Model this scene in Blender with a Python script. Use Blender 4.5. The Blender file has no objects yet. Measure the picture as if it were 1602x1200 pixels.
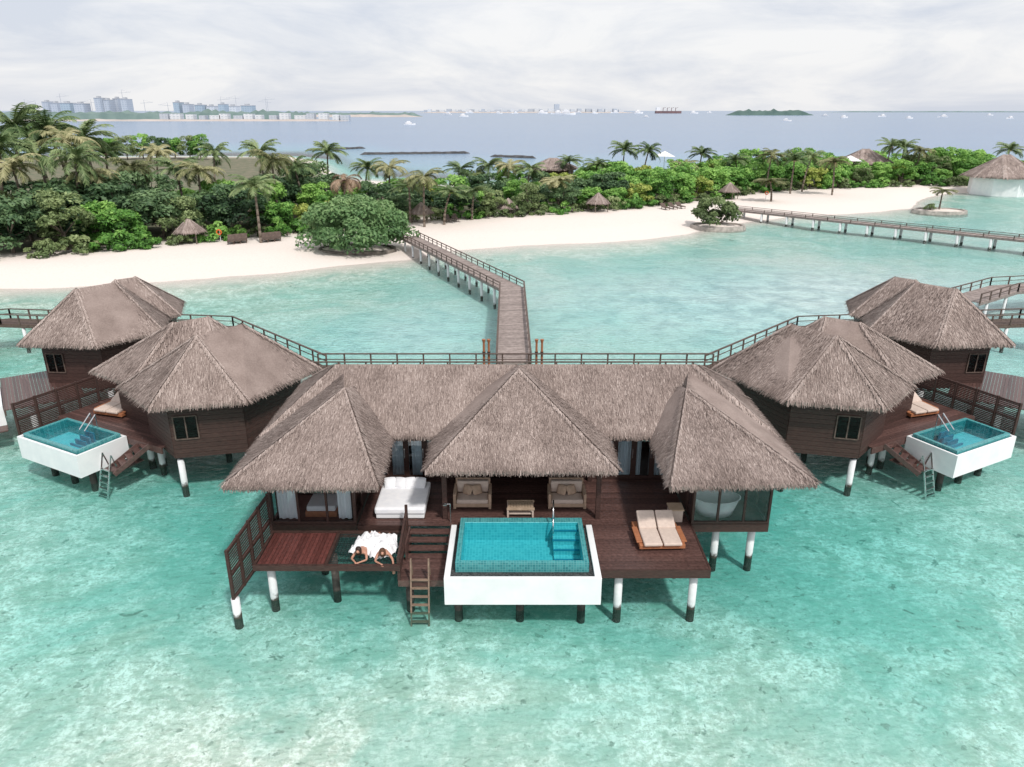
import bpy, math, random
import numpy as np
from mathutils import Vector, Matrix, noise
rng=random.Random(11); nr=np.random.RandomState(5)
sc=bpy.context.scene; COL=sc.collection
F=1144.; PIT=math.atan(427/F); CP,SP=math.cos(PIT),math.sin(PIT); H=15.1; D=1.9; X0=.2; PI=math.pi; WL=.25
def ray(px,py): return (px-801, F*CP+(600-py)*SP, -F*SP+(600-py)*CP)
def P(px,py,z=0):
    r=ray(px,py); t=(z-H)/r[2]; return Vector((r[0]*t,r[1]*t,z))
def PY(px,py,Y):
    r=ray(px,py); t=Y/r[1]; return Vector((r[0]*t,Y,H+r[2]*t))
V=lambda *a: Vector(a)
OFF={}
class MB:
    def __init__(s,mir=False): s.v=[];s.f=[];s.t=[];s.mir=mir
    def add(s,vs,fs,tone=.5):
        n=len(s.v); s.v+=[tuple(v) for v in vs]; s.f+=[tuple(n+i for i in f) for f in fs]; s.t+=[tone]*len(fs); return s
    def box(s,x0,x1,y0,y1,z0,z1,tone=.5):
        return s.add([(x,y,z) for z in (z0,z1) for y in (y0,y1) for x in (x0,x1)],[(0,2,3,1),(4,5,7,6),(0,1,5,4),(2,6,7,3),(0,4,6,2),(1,3,7,5)],tone)
    def beam(s,a,b,w,h=None,tone=.5):
        a=Vector(a);b=Vector(b);h=h or w; d=(b-a).normalized(); up=V(0,0,1) if abs(d.z)<.95 else V(0,1,0)
        r=d.cross(up).normalized()*w/2; u=r.cross(d).normalized()*h/2
        return s.add([a-r-u,a+r-u,a+r+u,a-r+u,b-r-u,b+r-u,b+r+u,b-r+u],[(0,1,2,3),(7,6,5,4),(0,4,5,1),(1,5,6,2),(2,6,7,3),(3,7,4,0)],tone)
    def cyl(s,a,b,r0,r1=None,n=10,tone=.5):
        a=Vector(a);b=Vector(b);r1=r0 if r1 is None else r1; d=(b-a).normalized(); up=V(0,0,1) if abs(d.z)<.95 else V(0,1,0)
        r=d.cross(up).normalized(); u=r.cross(d)
        vs=[p+(r*math.cos(k*2*PI/n)+u*math.sin(k*2*PI/n))*q for p,q in ((a,r0),(b,r1)) for k in range(n)]
        return s.add(vs,[(k,(k+1)%n,n+(k+1)%n,n+k) for k in range(n)]+[tuple(range(n))[::-1],tuple(range(n,2*n))],tone)
    def lathe(s,c,prof,n=20,sx=1,sy=1,tone=.5):
        vs=[(c[0]+r*sx*math.cos(k*2*PI/n),c[1]+r*sy*math.sin(k*2*PI/n),c[2]+z) for r,z in prof for k in range(n)]
        return s.add(vs,[(i*n+k,i*n+(k+1)%n,(i+1)*n+(k+1)%n,(i+1)*n+k) for i in range(len(prof)-1) for k in range(n)],tone)
    def prism(s,pts,z0,z1,tone=.5):
        n=len(pts); return s.add([(p[0],p[1],z0) for p in pts]+[(p[0],p[1],z1) for p in pts],[(k,(k+1)%n,n+(k+1)%n,n+k) for k in range(n)]+[tuple(range(n))[::-1],tuple(range(n,2*n))],tone)
    def arr(s,A,tones):
        n=len(s.v); k=len(A); s.v+=A.reshape(-1,3).tolist(); s.f+=[(n+4*i,n+4*i+1,n+4*i+2,n+4*i+3) for i in range(k)]; s.t+=list(map(float,tones)); return s
    def build(s,name,mat,par=None,smooth=False,bev=0):
        off=OFF.get(par.name,Vector()) if par else Vector()
        A=np.array(s.v,dtype=float)
        if s.mir: A[:,0]=2*X0-A[:,0]
        A-=np.array(off)
        fs=[f[::-1] for f in s.f] if s.mir else s.f
        me=bpy.data.meshes.new(name); me.from_pydata(A.tolist(),[],fs); me.materials.append(mat)
        a=me.attributes.new('tone','FLOAT','FACE'); a.data.foreach_set('value',s.t)
        if smooth: me.polygons.foreach_set('use_smooth',[True]*len(fs))
        o=bpy.data.objects.new(name,me); COL.objects.link(o)
        if par: o.parent=par; OFF[o.name]=off
        if bev: m=o.modifiers.new('b','BEVEL'); m.width=bev; m.segments=2
        return o
def tag(o,label=None,cat=None,group=None,kind=None):
    for k,v in (('label',label),('category',cat),('group',group),('kind',kind)):
        if v: o[k]=v
    return o
def thing(name,label,cat,loc=(0,0,0),rot=0,group=None,local=False,mir=False):
    o=bpy.data.objects.new(name,None); COL.objects.link(o); o.empty_display_size=.2
    loc=Vector(loc)
    if mir: loc.x=2*X0-loc.x
    o.location=loc; o.rotation_euler=(0,0,rot); OFF[o.name]=Vector() if local else loc
    return tag(o,label,cat,group)
def dup(root,loc,rot=0,s=1,label=None,group=None):
    r=root.copy(); COL.objects.link(r); r.location=loc; r.rotation_euler=(0,0,rot); r.scale=(s,s,s) if not isinstance(s,tuple) else s
    if label: r['label']=label
    if group: r['group']=group
    for ch in root.children:
        c=ch.copy(); COL.objects.link(c); c.parent=r
        for g in ch.children:
            d=g.copy(); COL.objects.link(d); d.parent=c
    return r
def put(root,first,loc,rot=0,s=1,label=None,group=None):
    if first:
        root.location=loc; root.rotation_euler=(0,0,rot); root.scale=(s,s,s) if not isinstance(s,tuple) else s
        if label: root['label']=label
        if group: root['group']=group
        return root
    return dup(root,loc,rot,s,label,group)
# ---------------- materials
class N:
    def __init__(s,name):
        s.m=bpy.data.materials.new(name); s.m.use_nodes=True; s.t=s.m.node_tree; s.t.nodes.clear(); s.out=s.n('OutputMaterial')
    def n(s,ty,**k):
        o=s.t.nodes.new('ShaderNode'+ty)
        for a,b in k.items():
            if a.startswith('i_'):
                key=a[2:]; key=int(key) if key.isdigit() else key.replace('_',' ')
                if hasattr(b,'is_output'): s.t.links.new(b,o.inputs[key])
                else: o.inputs[key].default_value=b
            else: setattr(o,a,b)
        return o
    def l(s,a,b): s.t.links.new(a,b)
    def math(s,op,a,b=0,c=None):
        k=dict(i_0=a,i_1=b); 
        if c is not None: k['i_2']=c
        return s.n('Math',operation=op,**k).outputs[0]
    def mix(s,f,a,b,bt='MIX'):
        o=s.n('MixRGB',blend_type=bt,i_Fac=f)
        for i,x in ((1,a),(2,b)):
            if hasattr(x,'is_output'): s.l(x,o.inputs[i])
            else: o.inputs[i].default_value=(*x[:3],1)
        return o.outputs[0]
    def ramp(s,f,stops):
        r=s.n('ValToRGB'); e=r.color_ramp.elements
        while len(e)<len(stops): e.new(.5)
        for q,(p,c) in zip(e,stops): q.position=p; q.color=(*c,1) if len(c)==3 else c
        s.l(f,r.inputs[0]); return r.outputs[0]
    def noise(s,scale,detail=5,vec=None,sx=(1,1,1),co='Object',rough=.55,dist=0):
        if vec is None: vec=s.n('TexCoord').outputs[co]
        mp=s.n('Mapping',i_Vector=vec,i_Scale=sx)
        return s.n('TexNoise',i_Vector=mp.outputs[0],i_Scale=float(scale),i_Detail=float(detail),i_Roughness=rough,i_Distortion=float(dist)).outputs[0]
    def prin(s,col,rough=.7,metal=0,bump=None,bs=.3,bd=.02,spec=.3,**k):
        p=s.n('BsdfPrincipled',i_Roughness=rough,i_Metallic=metal)
        p.inputs['Specular IOR Level'].default_value=spec
        if hasattr(col,'is_output'): s.l(col,p.inputs['Base Color'])
        else: p.inputs['Base Color'].default_value=(*col,1)
        if bump is not None: b=s.n('Bump',i_Height=bump,i_Strength=bs,i_Distance=bd); s.l(b.outputs[0],p.inputs['Normal'])
        s.l(p.outputs[0],s.out.inputs[0]); return p
def mk(name,c1,c2=None,scale=3,sx=(1,1,1),rough=.7,bs=.2,bd=.01,metal=0,spec=.3,tone=0,detail=6):
    m=N(name); c2=c2 or tuple(x*.7 for x in c1)
    nz=m.noise(scale,detail,sx=sx); f=m.ramp(nz,[(.32,(0,0,0)),(.68,(1,1,1))])
    col=m.mix(f,c2,c1)
    if tone:
        a=m.n('Attribute',attribute_name='tone').outputs['Fac']
        k=m.math('MULTIPLY_ADD',a,tone*2,1-tone)
        col=m.mix(1,col,k,'MULTIPLY')
    m.prin(col,rough,metal,nz,bs,bd,spec); return m.m
WOOD=mk('dark_wood',(.075,.04,.033),(.038,.021,.018),6,(1,1,6),.55,tone=.35)
DECK=mk('deck_boards',(.125,.068,.058),(.062,.033,.029),5,(2,2,2),.4,tone=.45,spec=.5)
REDDECK=mk('red_deck',(.14,.047,.04),(.08,.028,.024),5,(2,2,2),.45,tone=.4)
JETTY=mk('weathered_boards',(.36,.3,.275),(.22,.18,.165),4,(1,1,1),.8,tone=.35)
RAIL=mk('rail_wood',(.14,.1,.082),(.08,.057,.048),6,rough=.7)
ORANGE=mk('orange_wood',(.42,.17,.08),(.28,.11,.055),5,(1,6,1),.5)
LWOOD=mk('light_wood',(.5,.38,.28),(.36,.26,.18),5,(1,6,1),.6)
MWOOD=mk('ladder_wood',(.27,.19,.14),(.17,.12,.09),5,(1,6,1),.6)
WHITE=mk('white_plaster',(.82,.82,.82),(.72,.74,.75),1.5,rough=.8,bs=.1)
CLOTH=mk('white_cloth',(.85,.85,.86),(.76,.77,.8),4,rough=.9,bs=.3,bd=.02)
CURT=mk('curtain_cloth',(.86,.88,.9),(.74,.78,.82),4,(8,8,1),.9)
BEIGE=mk('beige_cushion',(.62,.51,.44),(.54,.44,.38),9,rough=.9)
TAN=mk('tan_cushion',(.5,.36,.27),(.4,.29,.21),9,rough=.9)
PEBBLE=mk('black_pebbles',(.1,.1,.1),(.012,.012,.012),18,rough=.5,bs=1,bd=.05)
STEEL=mk('steel',(.7,.7,.7),(.6,.6,.6),5,rough=.25,metal=1)
ROCK=mk('rock',(.26,.23,.2),(.09,.08,.07),1.6,rough=.9,bs=1,bd=.2)
STUB=mk('dark_concrete',(.1,.085,.075),(.035,.03,.028),4,rough=.8,bs=.6,bd=.03)  # dark concrete over the whole length of the pile
DROCK=mk('dark_rock',(.1,.098,.1),(.05,.05,.052),.6,rough=.9,bs=.6,bd=.2)
SKIN=mk('skin',(.5,.27,.19),(.45,.23,.16),6,rough=.5,bs=.05)
HAIR=mk('hair',(.04,.02,.012),(.02,.01,.008),20,(1,6,1),.5)
BARK=mk('bark',(.24,.19,.155),(.12,.1,.08),4,(1,1,6),.9,bs=.6,bd=.03)
NET=mk('net_rope',(.03,.05,.05),(.02,.03,.03),4)
LIFER=mk('orange_plastic',(.75,.14,.03),(.6,.1,.02),2,rough=.4)
HULL=mk('boat_paint',(.8,.8,.8),(.7,.7,.72),.2,rough=.4)
RUST=mk('ship_red',(.2,.12,.12),(.14,.1,.11),.05,rough=.7)
GREYM=mk('crane_metal',(.46,.48,.51),(.4,.42,.46),.1,rough=.6)
# thatch
m=N('thatch'); a=m.n('Attribute',attribute_name='tone').outputs['Fac']
n1=m.noise(.7,6); n2=m.noise(16,3)
t=m.math('ADD',m.math('MULTIPLY',a,.62),m.math('ADD',m.math('MULTIPLY',n1,.5),m.math('MULTIPLY_ADD',n2,.22,-.17)))
c=m.ramp(t,[(.12,(.06,.046,.041)),(.4,(.215,.168,.149)),(.62,(.36,.292,.262)),(.92,(.6,.51,.465))])
m.prin(c,.9,bump=n2,bs=.3,bd=.02,spec=.15); THATCH=m.m
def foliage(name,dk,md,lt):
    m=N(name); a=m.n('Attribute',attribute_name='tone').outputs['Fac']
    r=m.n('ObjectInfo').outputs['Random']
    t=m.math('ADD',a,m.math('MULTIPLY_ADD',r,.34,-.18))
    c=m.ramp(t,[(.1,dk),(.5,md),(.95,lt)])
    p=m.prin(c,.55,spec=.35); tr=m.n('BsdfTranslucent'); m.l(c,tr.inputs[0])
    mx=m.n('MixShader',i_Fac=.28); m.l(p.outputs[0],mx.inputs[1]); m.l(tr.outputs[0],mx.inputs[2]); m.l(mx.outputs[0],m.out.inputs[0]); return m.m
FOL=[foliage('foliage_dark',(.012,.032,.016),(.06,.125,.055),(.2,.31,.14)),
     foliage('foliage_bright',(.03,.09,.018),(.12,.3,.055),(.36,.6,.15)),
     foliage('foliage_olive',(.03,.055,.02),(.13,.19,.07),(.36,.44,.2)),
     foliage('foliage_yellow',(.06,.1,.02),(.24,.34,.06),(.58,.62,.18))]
PALMF=[foliage('palm_green',(.02,.045,.016),(.095,.165,.055),(.34,.42,.2)),foliage('palm_olive',(.035,.045,.018),(.165,.19,.075),(.5,.47,.26)),foliage('palm_dry',(.06,.04,.025),(.27,.18,.12),(.5,.38,.27))]
m=N('pile_concrete'); z=m.n('SeparateXYZ',i_0=m.n('NewGeometry').outputs['Position']).outputs[2]
nz=m.noise(5,4); f=m.ramp(m.math('ADD',z,m.math('MULTIPLY',nz,.5)),[(.56,(0,0,0)),(.7,(1,1,1))])
m.prin(m.mix(f,(.06,.055,.045),m.mix(nz,(.55,.58,.59),(.8,.8,.8))),.7); PILE=m.m
def tiles(name,c1,c2,mo,s,rough=.25):
    m=N(name); x=m.n('SeparateXYZ',i_0=m.n('TexCoord').outputs['Object'])
    v=m.n('CombineXYZ',i_0=m.math('ADD',x.outputs[0],0.001),i_1=m.math('ADD',x.outputs[1],x.outputs[2]))
    b=m.n('TexBrick',offset=0,i_Vector=v.outputs[0],i_Color1=(*c1,1),i_Color2=(*c2,1),i_Mortar=(*mo,1),i_Scale=s)
    b.inputs['Mortar Size'].default_value=.03; b.inputs['Brick Width'].default_value=.5; b.inputs['Row Height'].default_value=.5
    m.prin(b.outputs[0],rough,spec=.5); return m.m
TILE=tiles('teal_mosaic',(.03,.2,.22),(.07,.32,.33),(.16,.4,.4),6)
TILEIN=tiles('pool_mosaic',(.12,.48,.53),(.2,.6,.63),(.3,.7,.72),5)
STEP=mk('step_tile',(.02,.2,.3),(.03,.26,.36),4)
def glass(name,tint,rough,ior=1.33,bump=0,bsc=3,mind=.0):
    m=N(name); fr=m.n('Fresnel',i_IOR=ior); g=m.n('BsdfGlossy',i_Roughness=rough); t=m.n('BsdfTransparent',i_Color=(*tint,1))
    if bump:
        b=m.n('Bump',i_Height=m.noise(bsc,4),i_Strength=bump,i_Distance=.05); m.l(b.outputs[0],g.inputs['Normal']); m.l(b.outputs[0],fr.inputs['Normal'])
    mx=m.n('MixShader',i_Fac=m.math('ADD',fr.outputs[0],mind)); m.l(t.outputs[0],mx.inputs[1]); m.l(g.outputs[0],mx.inputs[2]); m.l(mx.outputs[0],m.out.inputs[0]); return m.m
POOLW=glass('pool_water',(.5,.88,.92),.04,bump=.35)
GLASS=glass('window_glass',(.85,.9,.92),.02,1.45,mind=.05)
DGLASS=glass('dark_window_glass',(.4,.42,.42),.05,1.3,mind=.0)
def facade(name,c,w,sx,sz):
    m=N(name); x=m.n('SeparateXYZ',i_0=m.n('TexCoord').outputs['Object'])
    f1=m.math('GREATER_THAN',m.math('FRACT',m.math('MULTIPLY',m.math('ADD',x.outputs[0],x.outputs[1]),1/sx)),.45)
    f2=m.math('GREATER_THAN',m.math('FRACT',m.math('MULTIPLY',x.outputs[2],1/sz)),.5)
    m.prin(m.mix(m.math('MULTIPLY',f1,f2),c,w),.8); return m.m
FAC=[facade('facade_grey_hazed',(.46,.5,.56),(.36,.41,.47),5,3.3),facade('facade_white_hazed',(.62,.65,.69),(.46,.51,.56),6,3.5),facade('facade_teal_hazed',(.38,.46,.53),(.3,.38,.45),5,3.3)]  # washed-out wall and window colours, distance haze painted in
HAZEG=mk('far_green_hazed',(.19,.26,.24),(.13,.19,.18),.05,rough=1); HAZES=mk('far_sand_hazed',(.52,.46,.42),(.38,.35,.33),.02,rough=1)  # air haze mixed into the colours of the far land and trees
# ---------------- terrain + water
sh=[P(x,y,WL) for x,y in [(-200,462),(0,455),(130,447),(250,437),(350,430),(450,423),(520,416),(640,405),(700,392),(800,388),(900,382),(1000,374),(1075,366),(1110,358),(1165,347),(1230,338),(1330,333),(1425,327),(1445,312),(1480,301),(1602,300),(1900,302)]]
SX=[p.x for p in sh]; SY=[p.y for p in sh]
BX=[-400,-80,-62,-40,-15,30,100,170,260]; BY=[262,262,240,175,158,165,190,200,180]
TL=[P(x,y,.8) for x,y in [(-150,412),(0,402),(120,392),(230,383),(330,372),(480,362),(640,343),(830,334),(960,325),(1080,314),(1200,297),(1350,292),(1540,288),(1700,290)]]
tlx=[p.x for p in TL]; tly=[p.y for p in TL]
def hgt(x,y):
    yf=np.interp(x,SX,SY); yb=np.interp(x,BX,BY); d=min(y-yf,yb-y)
    w=noise.noise((x*.05,y*.05,0))
    if x>150: d=min(d,(200-x)*1.5)
    if d>-14 : d+=w*2.5+noise.noise((x*.25,y*.25,3))*.5
    if d>0: return min(.8+.1*w,d*.1)
    dm=.56+.3*w+.12*noise.noise((x*.2,y*.2,5))-.34*math.exp(-((y-8)/8)**2)-.22*math.exp(-(((x-24)/26)**2+((y-60)/19)**2))+.3*math.exp(-((x/15)**2+((y-24)/6)**2))
    z=-min(dm,-d*.05)
    if y>yb: z-=min(14,max(0,(y-yb-12)*.11))
    if abs(x)>150: z-=min(12,(abs(x)-150)*.04)
    return z
def axis(a,b,st,far,g=1.22):
    r=list(np.arange(a,b,st)); s=st; x=r[-1]
    while x<far: s*=g; x+=s; r.append(x)
    return r
xp=axis(0,125,1.6,30000); xs=[-x for x in xp[::-1][:-1]]+xp
ys=axis(4,205,1.3,45000)
nx,ny=len(xs),len(ys)
Z=np.array([[hgt(x,y) for x in xs] for y in ys])
def sheet(name,zs,mat,attrs):
    vs=[(xs[i],ys[j],zs[j][i]) for j in range(ny) for i in range(nx)]
    fs=[(j*nx+i,j*nx+i+1,(j+1)*nx+i+1,(j+1)*nx+i) for j in range(ny-1) for i in range(nx-1)]
    me=bpy.data.meshes.new(name); me.from_pydata(vs,[],fs); me.materials.append(mat)
    me.polygons.foreach_set('use_smooth',[True]*len(fs))
    for k,a in attrs.items():
        q=me.attributes.new(k,'FLOAT','POINT'); q.data.foreach_set('value',[float(v) for v in a.reshape(-1)])
    o=bpy.data.objects.new(name,me); COL.objects.link(o); o['kind']='structure'; return o
XX,YY=np.meshgrid(xs,ys)
reef=np.exp(-(((XX-24)/28)**2+((YY-60)/20)**2))+.5*np.exp(-(((XX+9)/9)**2+((YY-50)/8)**2))+.4*np.exp(-(((XX-55)/20)**2+((YY-98)/16)**2))
pale=np.exp(-((YY-9)/8.5)**2)
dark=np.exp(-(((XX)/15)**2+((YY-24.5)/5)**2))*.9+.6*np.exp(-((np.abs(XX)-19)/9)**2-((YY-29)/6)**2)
veg=np.clip((YY-np.interp(XX,tlx,tly))/3,0,1)*np.clip((np.interp(XX,BX,BY)-8-YY)/6,0,1)
m=N('sand_seabed'); pz=m.n('SeparateXYZ',i_0=m.n('NewGeometry').outputs['Position'])
big=m.noise(.15,7,dist=.8,rough=.62); mid=m.noise(.5,12,dist=.4,rough=.74); mid2=m.noise(1.5,10,dist=.3,rough=.75); fine=m.noise(6,6,rough=.75)
A_=lambda k: m.n('Attribute',attribute_name=k).outputs['Fac']
rf,pl,dk,vg=A_('reef'),A_('pale'),A_('dark'),A_('veg')
sand=m.mix(m.ramp(fine,[(.3,(0,0,0)),(.7,(1,1,1))]),(.66,.585,.53),(.78,.71,.655))
sand=m.mix(m.math('MULTIPLY',vg,.9),sand,m.mix(m.ramp(mid,[(.4,(0,0,0)),(.6,(1,1,1))]),(.05,.08,.03),(.16,.14,.09)))
bed=m.mix(m.ramp(fine,[(.42,(0,0,0)),(.55,(1,1,1))]),(.58,.58,.5),(.98,.94,.88))
bed=m.mix(m.math('MULTIPLY',m.ramp(mid2,[(.49,(0,0,0)),(.55,(1,1,1))]),.6),bed,(.4,.46,.38))
bed=m.mix(m.math('MULTIPLY',m.ramp(mid,[(.49,(0,0,0)),(.55,(1,1,1))]),.6),bed,(.36,.46,.37))
bed=m.mix(m.math('MULTIPLY',m.ramp(big,[(.46,(0,0,0)),(.58,(1,1,1))]),.55),bed,(.25,.5,.43))
sp=m.ramp(m.noise(1.0,5,dist=.8,rough=.6),[(.65,(0,0,0)),(.68,(1,1,1))])
bed=m.mix(m.math('MULTIPLY',sp,.75),bed,(.11,.17,.13))
spots2=m.ramp(m.noise(4,4,dist=.6),[(.63,(0,0,0)),(.67,(1,1,1))])
bed=m.mix(m.math('MULTIPLY',spots2,.65),bed,(.16,.22,.17))
bed=m.mix(m.math('MULTIPLY',pl,.2),bed,(.86,.85,.8))
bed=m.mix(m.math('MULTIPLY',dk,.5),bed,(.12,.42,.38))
gr=m.mix(m.ramp(mid,[(.42,(0,0,0)),(.58,(1,1,1))]),(.46,.53,.57),(.8,.83,.84))
bed=m.mix(m.math('MINIMUM',m.math('MULTIPLY',rf,1.0),.88),bed,gr)
dry=m.ramp(m.math('MULTIPLY_ADD',m.math('SUBTRACT',pz.outputs[2],WL),.8,.5),[(.38,(0,0,0)),(.49,(1,1,1))])
c=m.mix(dry,bed,sand)
m.prin(c,.95,bump=fine,bs=.3,bd=.05,spec=.1); SAND=m.m
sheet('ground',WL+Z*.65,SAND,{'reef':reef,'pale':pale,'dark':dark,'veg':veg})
m=N('sea_water'); dp=m.n('Attribute',attribute_name='depth').outputs['Fac']
f=m.ramp(dp,[(0,(1,1,1)),(.12,(.93,.985,.98)),(.3,(.85,.965,.955)),(.6,(.67,.92,.91)),(1,(.48,.88,.875))])
pos=m.n('NewGeometry').outputs['Position']
w1=m.noise(2.6,5,vec=pos,sx=(1,1.7,1)); w2=m.noise(.35,4,vec=pos,sx=(.6,1.6,1))
b=m.n('Bump',i_Height=m.math('ADD',w1,w2),i_Strength=.7,i_Distance=.13)
tr=m.n('BsdfTransparent'); m.l(f,tr.inputs[0])
far=m.noise(.012,5,vec=pos,sx=(.3,1,1))
dc=m.ramp(m.math('MULTIPLY',dp,1/15),[(.1,(.19,.48,.54)),(.4,(.19,.37,.51)),(.9,(.19,.28,.44))])
df=m.n('BsdfDiffuse'); m.l(m.mix(m.math('MULTIPLY',far,.5),dc,(.26,.4,.54)),df.inputs[0])
s=m.ramp(m.math('MULTIPLY',dp,1/8),[(.14,(0,0,0)),(.5,(.9,.9,.9)),(1,(1,1,1))])
m1=m.n('MixShader',i_Fac=s); m.l(tr.outputs[0],m1.inputs[1]); m.l(df.outputs[0],m1.inputs[2])
gl=m.n('BsdfGlossy',i_Roughness=.14); m.l(b.outputs[0],gl.inputs['Normal'])
fr=m.n('Fresnel',i_IOR=1.33); m.l(b.outputs[0],fr.inputs['Normal'])
m2=m.n('MixShader',i_Fac=m.math('MINIMUM',fr.outputs[0],.6)); m.l(m1.outputs[0],m2.inputs[1]); m.l(gl.outputs[0],m2.inputs[2]); m.l(m2.outputs[0],m.out.inputs[0])
sheet('water',np.full_like(Z,WL),m.m,{'depth':np.maximum(0,-Z)})
# ---------------- thatch roofs
def thatch(mb,faces,dens,L=.2,w=.022,fr=130,soff=.12):
    for f in faces:
        a,b,c=f[:3]; d=f[3] if len(f)>3 else f[2]
        a,b,c,d=map(Vector,(a,b,c,d))
        n=(b-a).cross(((c+d)/2)-a).normalized()
        if n.z<0: n=-n
        dn=(n*n.z-V(0,0,1)).normalized(); e=(b-a).normalized(); k=V(0,0,soff)
        tri=(c-d).length<1e-4
        if tri: mb.add([a,b,c,a-k,b-k,c-k],[(0,1,2),(5,4,3),(0,3,4,1)],.45)
        else: mb.add([a,b,c,d,a-k,b-k,c-k,d-k],[(0,1,2,3),(7,6,5,4),(0,4,5,1)],.45)
        l0=(b-a).length; l1=(c-d).length; hh=(((c+d)/2)-((a+b)/2)).length
        N_=int((l0+l1)/2*hh*dens); vv=nr.rand(N_*3); keep=nr.rand(N_*3)<((1-vv)*l0+vv*l1)/max(l0,l1); vv=vv[keep][:N_]; uu=nr.rand(len(vv))
        ne=int(hh*90); uu=np.concatenate([uu,nr.rand(ne)*.016,1-nr.rand(ne)*.016]); vv=np.concatenate([vv,nr.rand(2*ne)]); lift=np.concatenate([np.zeros(len(vv)-2*ne),np.full(2*ne,.045)])
        A,B,C,Dd,E,Nn,Dn=[np.array(x) for x in (a,b,c,d,e,n,dn)]
        p=(A+(B-A)*uu[:,None])*(1-vv[:,None])+(Dd+(C-Dd)*uu[:,None])*vv[:,None]
        K=len(p); r=lambda lo,hi: nr.uniform(lo,hi,K)[:,None]
        ww=r(.5,1.3)*w; base=p+Nn*(r(0,.02)+lift[:,None]); tip=p+Dn*r(.4,1.2)*L+E*r(-.04,.04)+Nn*(r(.0,.035)+lift[:,None])
        mb.arr(np.stack([base-E*ww/2,tip-E*ww*.3,tip+E*ww*.3,base+E*ww/2],1),np.clip(nr.normal(.53,.18,K)+lift*3.2-.2*(1-np.minimum(1,vv*10)),.05,1))
        K=int(l0*fr); r=lambda lo,hi: nr.uniform(lo,hi,K)[:,None]
        p=A+(B-A)*nr.rand(K)[:,None]-Nn*r(-.02,soff*.9)-Dn*.05; ww=r(.6,1.5)*w
        tip=p+Dn*r(.03,.1)+np.array([0,0,-1])*r(.04,.16)+E*r(-.03,.03)
        mb.arr(np.stack([p-E*ww/2,tip-E*ww*.3,tip+E*ww*.3,p+E*ww/2],1),np.clip(nr.normal(.45,.2,K),.03,1))
def polyroof(pts,r0,r1):
    z=lambda p: V(p[0],p[1],p[2] if len(p)>2 else 4.2)
    pts=[z(p) for p in pts]; r0=Vector(r0); r1=Vector(r1); out=[]
    A=lambda p: r0 if (p-r0).length<(p-r1).length else r1
    for i,a in enumerate(pts):
        b=pts[(i+1)%len(pts)]; ra,rb=A(a),A(b); out.append((a,b,rb,ra) if ra is not rb else (a,b,ra))
    return out
def boards(mb,x0,x1,y0,y1,z,al='x',w=.14,th=.05):
    n=int(round(((y1-y0) if al=='x' else (x1-x0))/w)); 
    for i in range(n):
        t=rng.uniform(.2,.8)
        if al=='x': s=(y1-y0)/n; mb.box(x0,x1,y0+i*s+.006,y0+(i+1)*s-.006,z-th,z,t)
        else: s=(x1-x0)/n; mb.box(x0+i*s+.006,x0+(i+1)*s-.006,y0,y1,z-th,z,t)
def curtain(mb,a,b,z0,z1,amp=.05,waves=None):
    a=Vector(a);b=Vector(b);n=max(12,int((b-a).length*26)); d=(b-a); nn=V(-d.y,d.x,0).normalized(); vs=[]
    for z in (z0,z1):
        for i in range(n+1):
            q=a+d*i/n+nn*amp*math.sin(i*1.15+.4*math.sin(i*.37)); vs.append((q.x,q.y,z))
    mb.add(vs,[(i,i+1,n+2+i,n+1+i) for i in range(n)])
def pile(par,x,y,z1,r=.13,mir=False,dark=False):
    MB(mir).cyl((x,y,-.9),(x,y,z1),r,n=12).build('pile',PILE if not dark else STUB,par,smooth=True)
def slatscreen(mir,par,a,b,za0,za1,zb0,zb1,panels):
    a=Vector((*a,0));b=Vector((*b,0)); d=b-a
    fm=MB(mir); sm=MB(mir)
    lo=lambda t: za0+(zb0-za0)*t
    hi=lambda t: za1+(zb1-za1)*t
    pt=lambda t,z: V(a.x+d.x*t,a.y+d.y*t,z)
    for i in range(panels+1):
        t=i/panels; fm.beam(pt(t,lo(t)-.05),pt(t,hi(t)+.06),.09)
    for q in (0,.5,1): fm.beam(pt(0,lo(0)+(hi(0)-lo(0))*q),pt(1,lo(1)+(hi(1)-lo(1))*q),.07)
    for k in range(1,18):
        q=k/18; sm.beam(pt(0,lo(0)+(hi(0)-lo(0))*q),pt(1,lo(1)+(hi(1)-lo(1))*q),.015,.05,rng.uniform(.3,.7))
    s=fm.build('screen',WOOD,par); sm.build('slats',WOOD,s)
def stairs(par,mir,p0,p1,w,n=5):
    p0=Vector(p0);p1=Vector(p1); d=(p1-p0); h=V(d.x,d.y,0).normalized(); r=V(h.y,-h.x,0)*w/2
    mb=MB(mir)
    for s in (-1,1): mb.beam(p0+r*s,p1+r*s,.05,.2)
    for i in range(n): q=p0+d*(i+.5)/n; mb.beam(q-r,q+r,.26,.05,rng.uniform(.4,.8))
    return mb.build('stairs',DECK,par)
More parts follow.
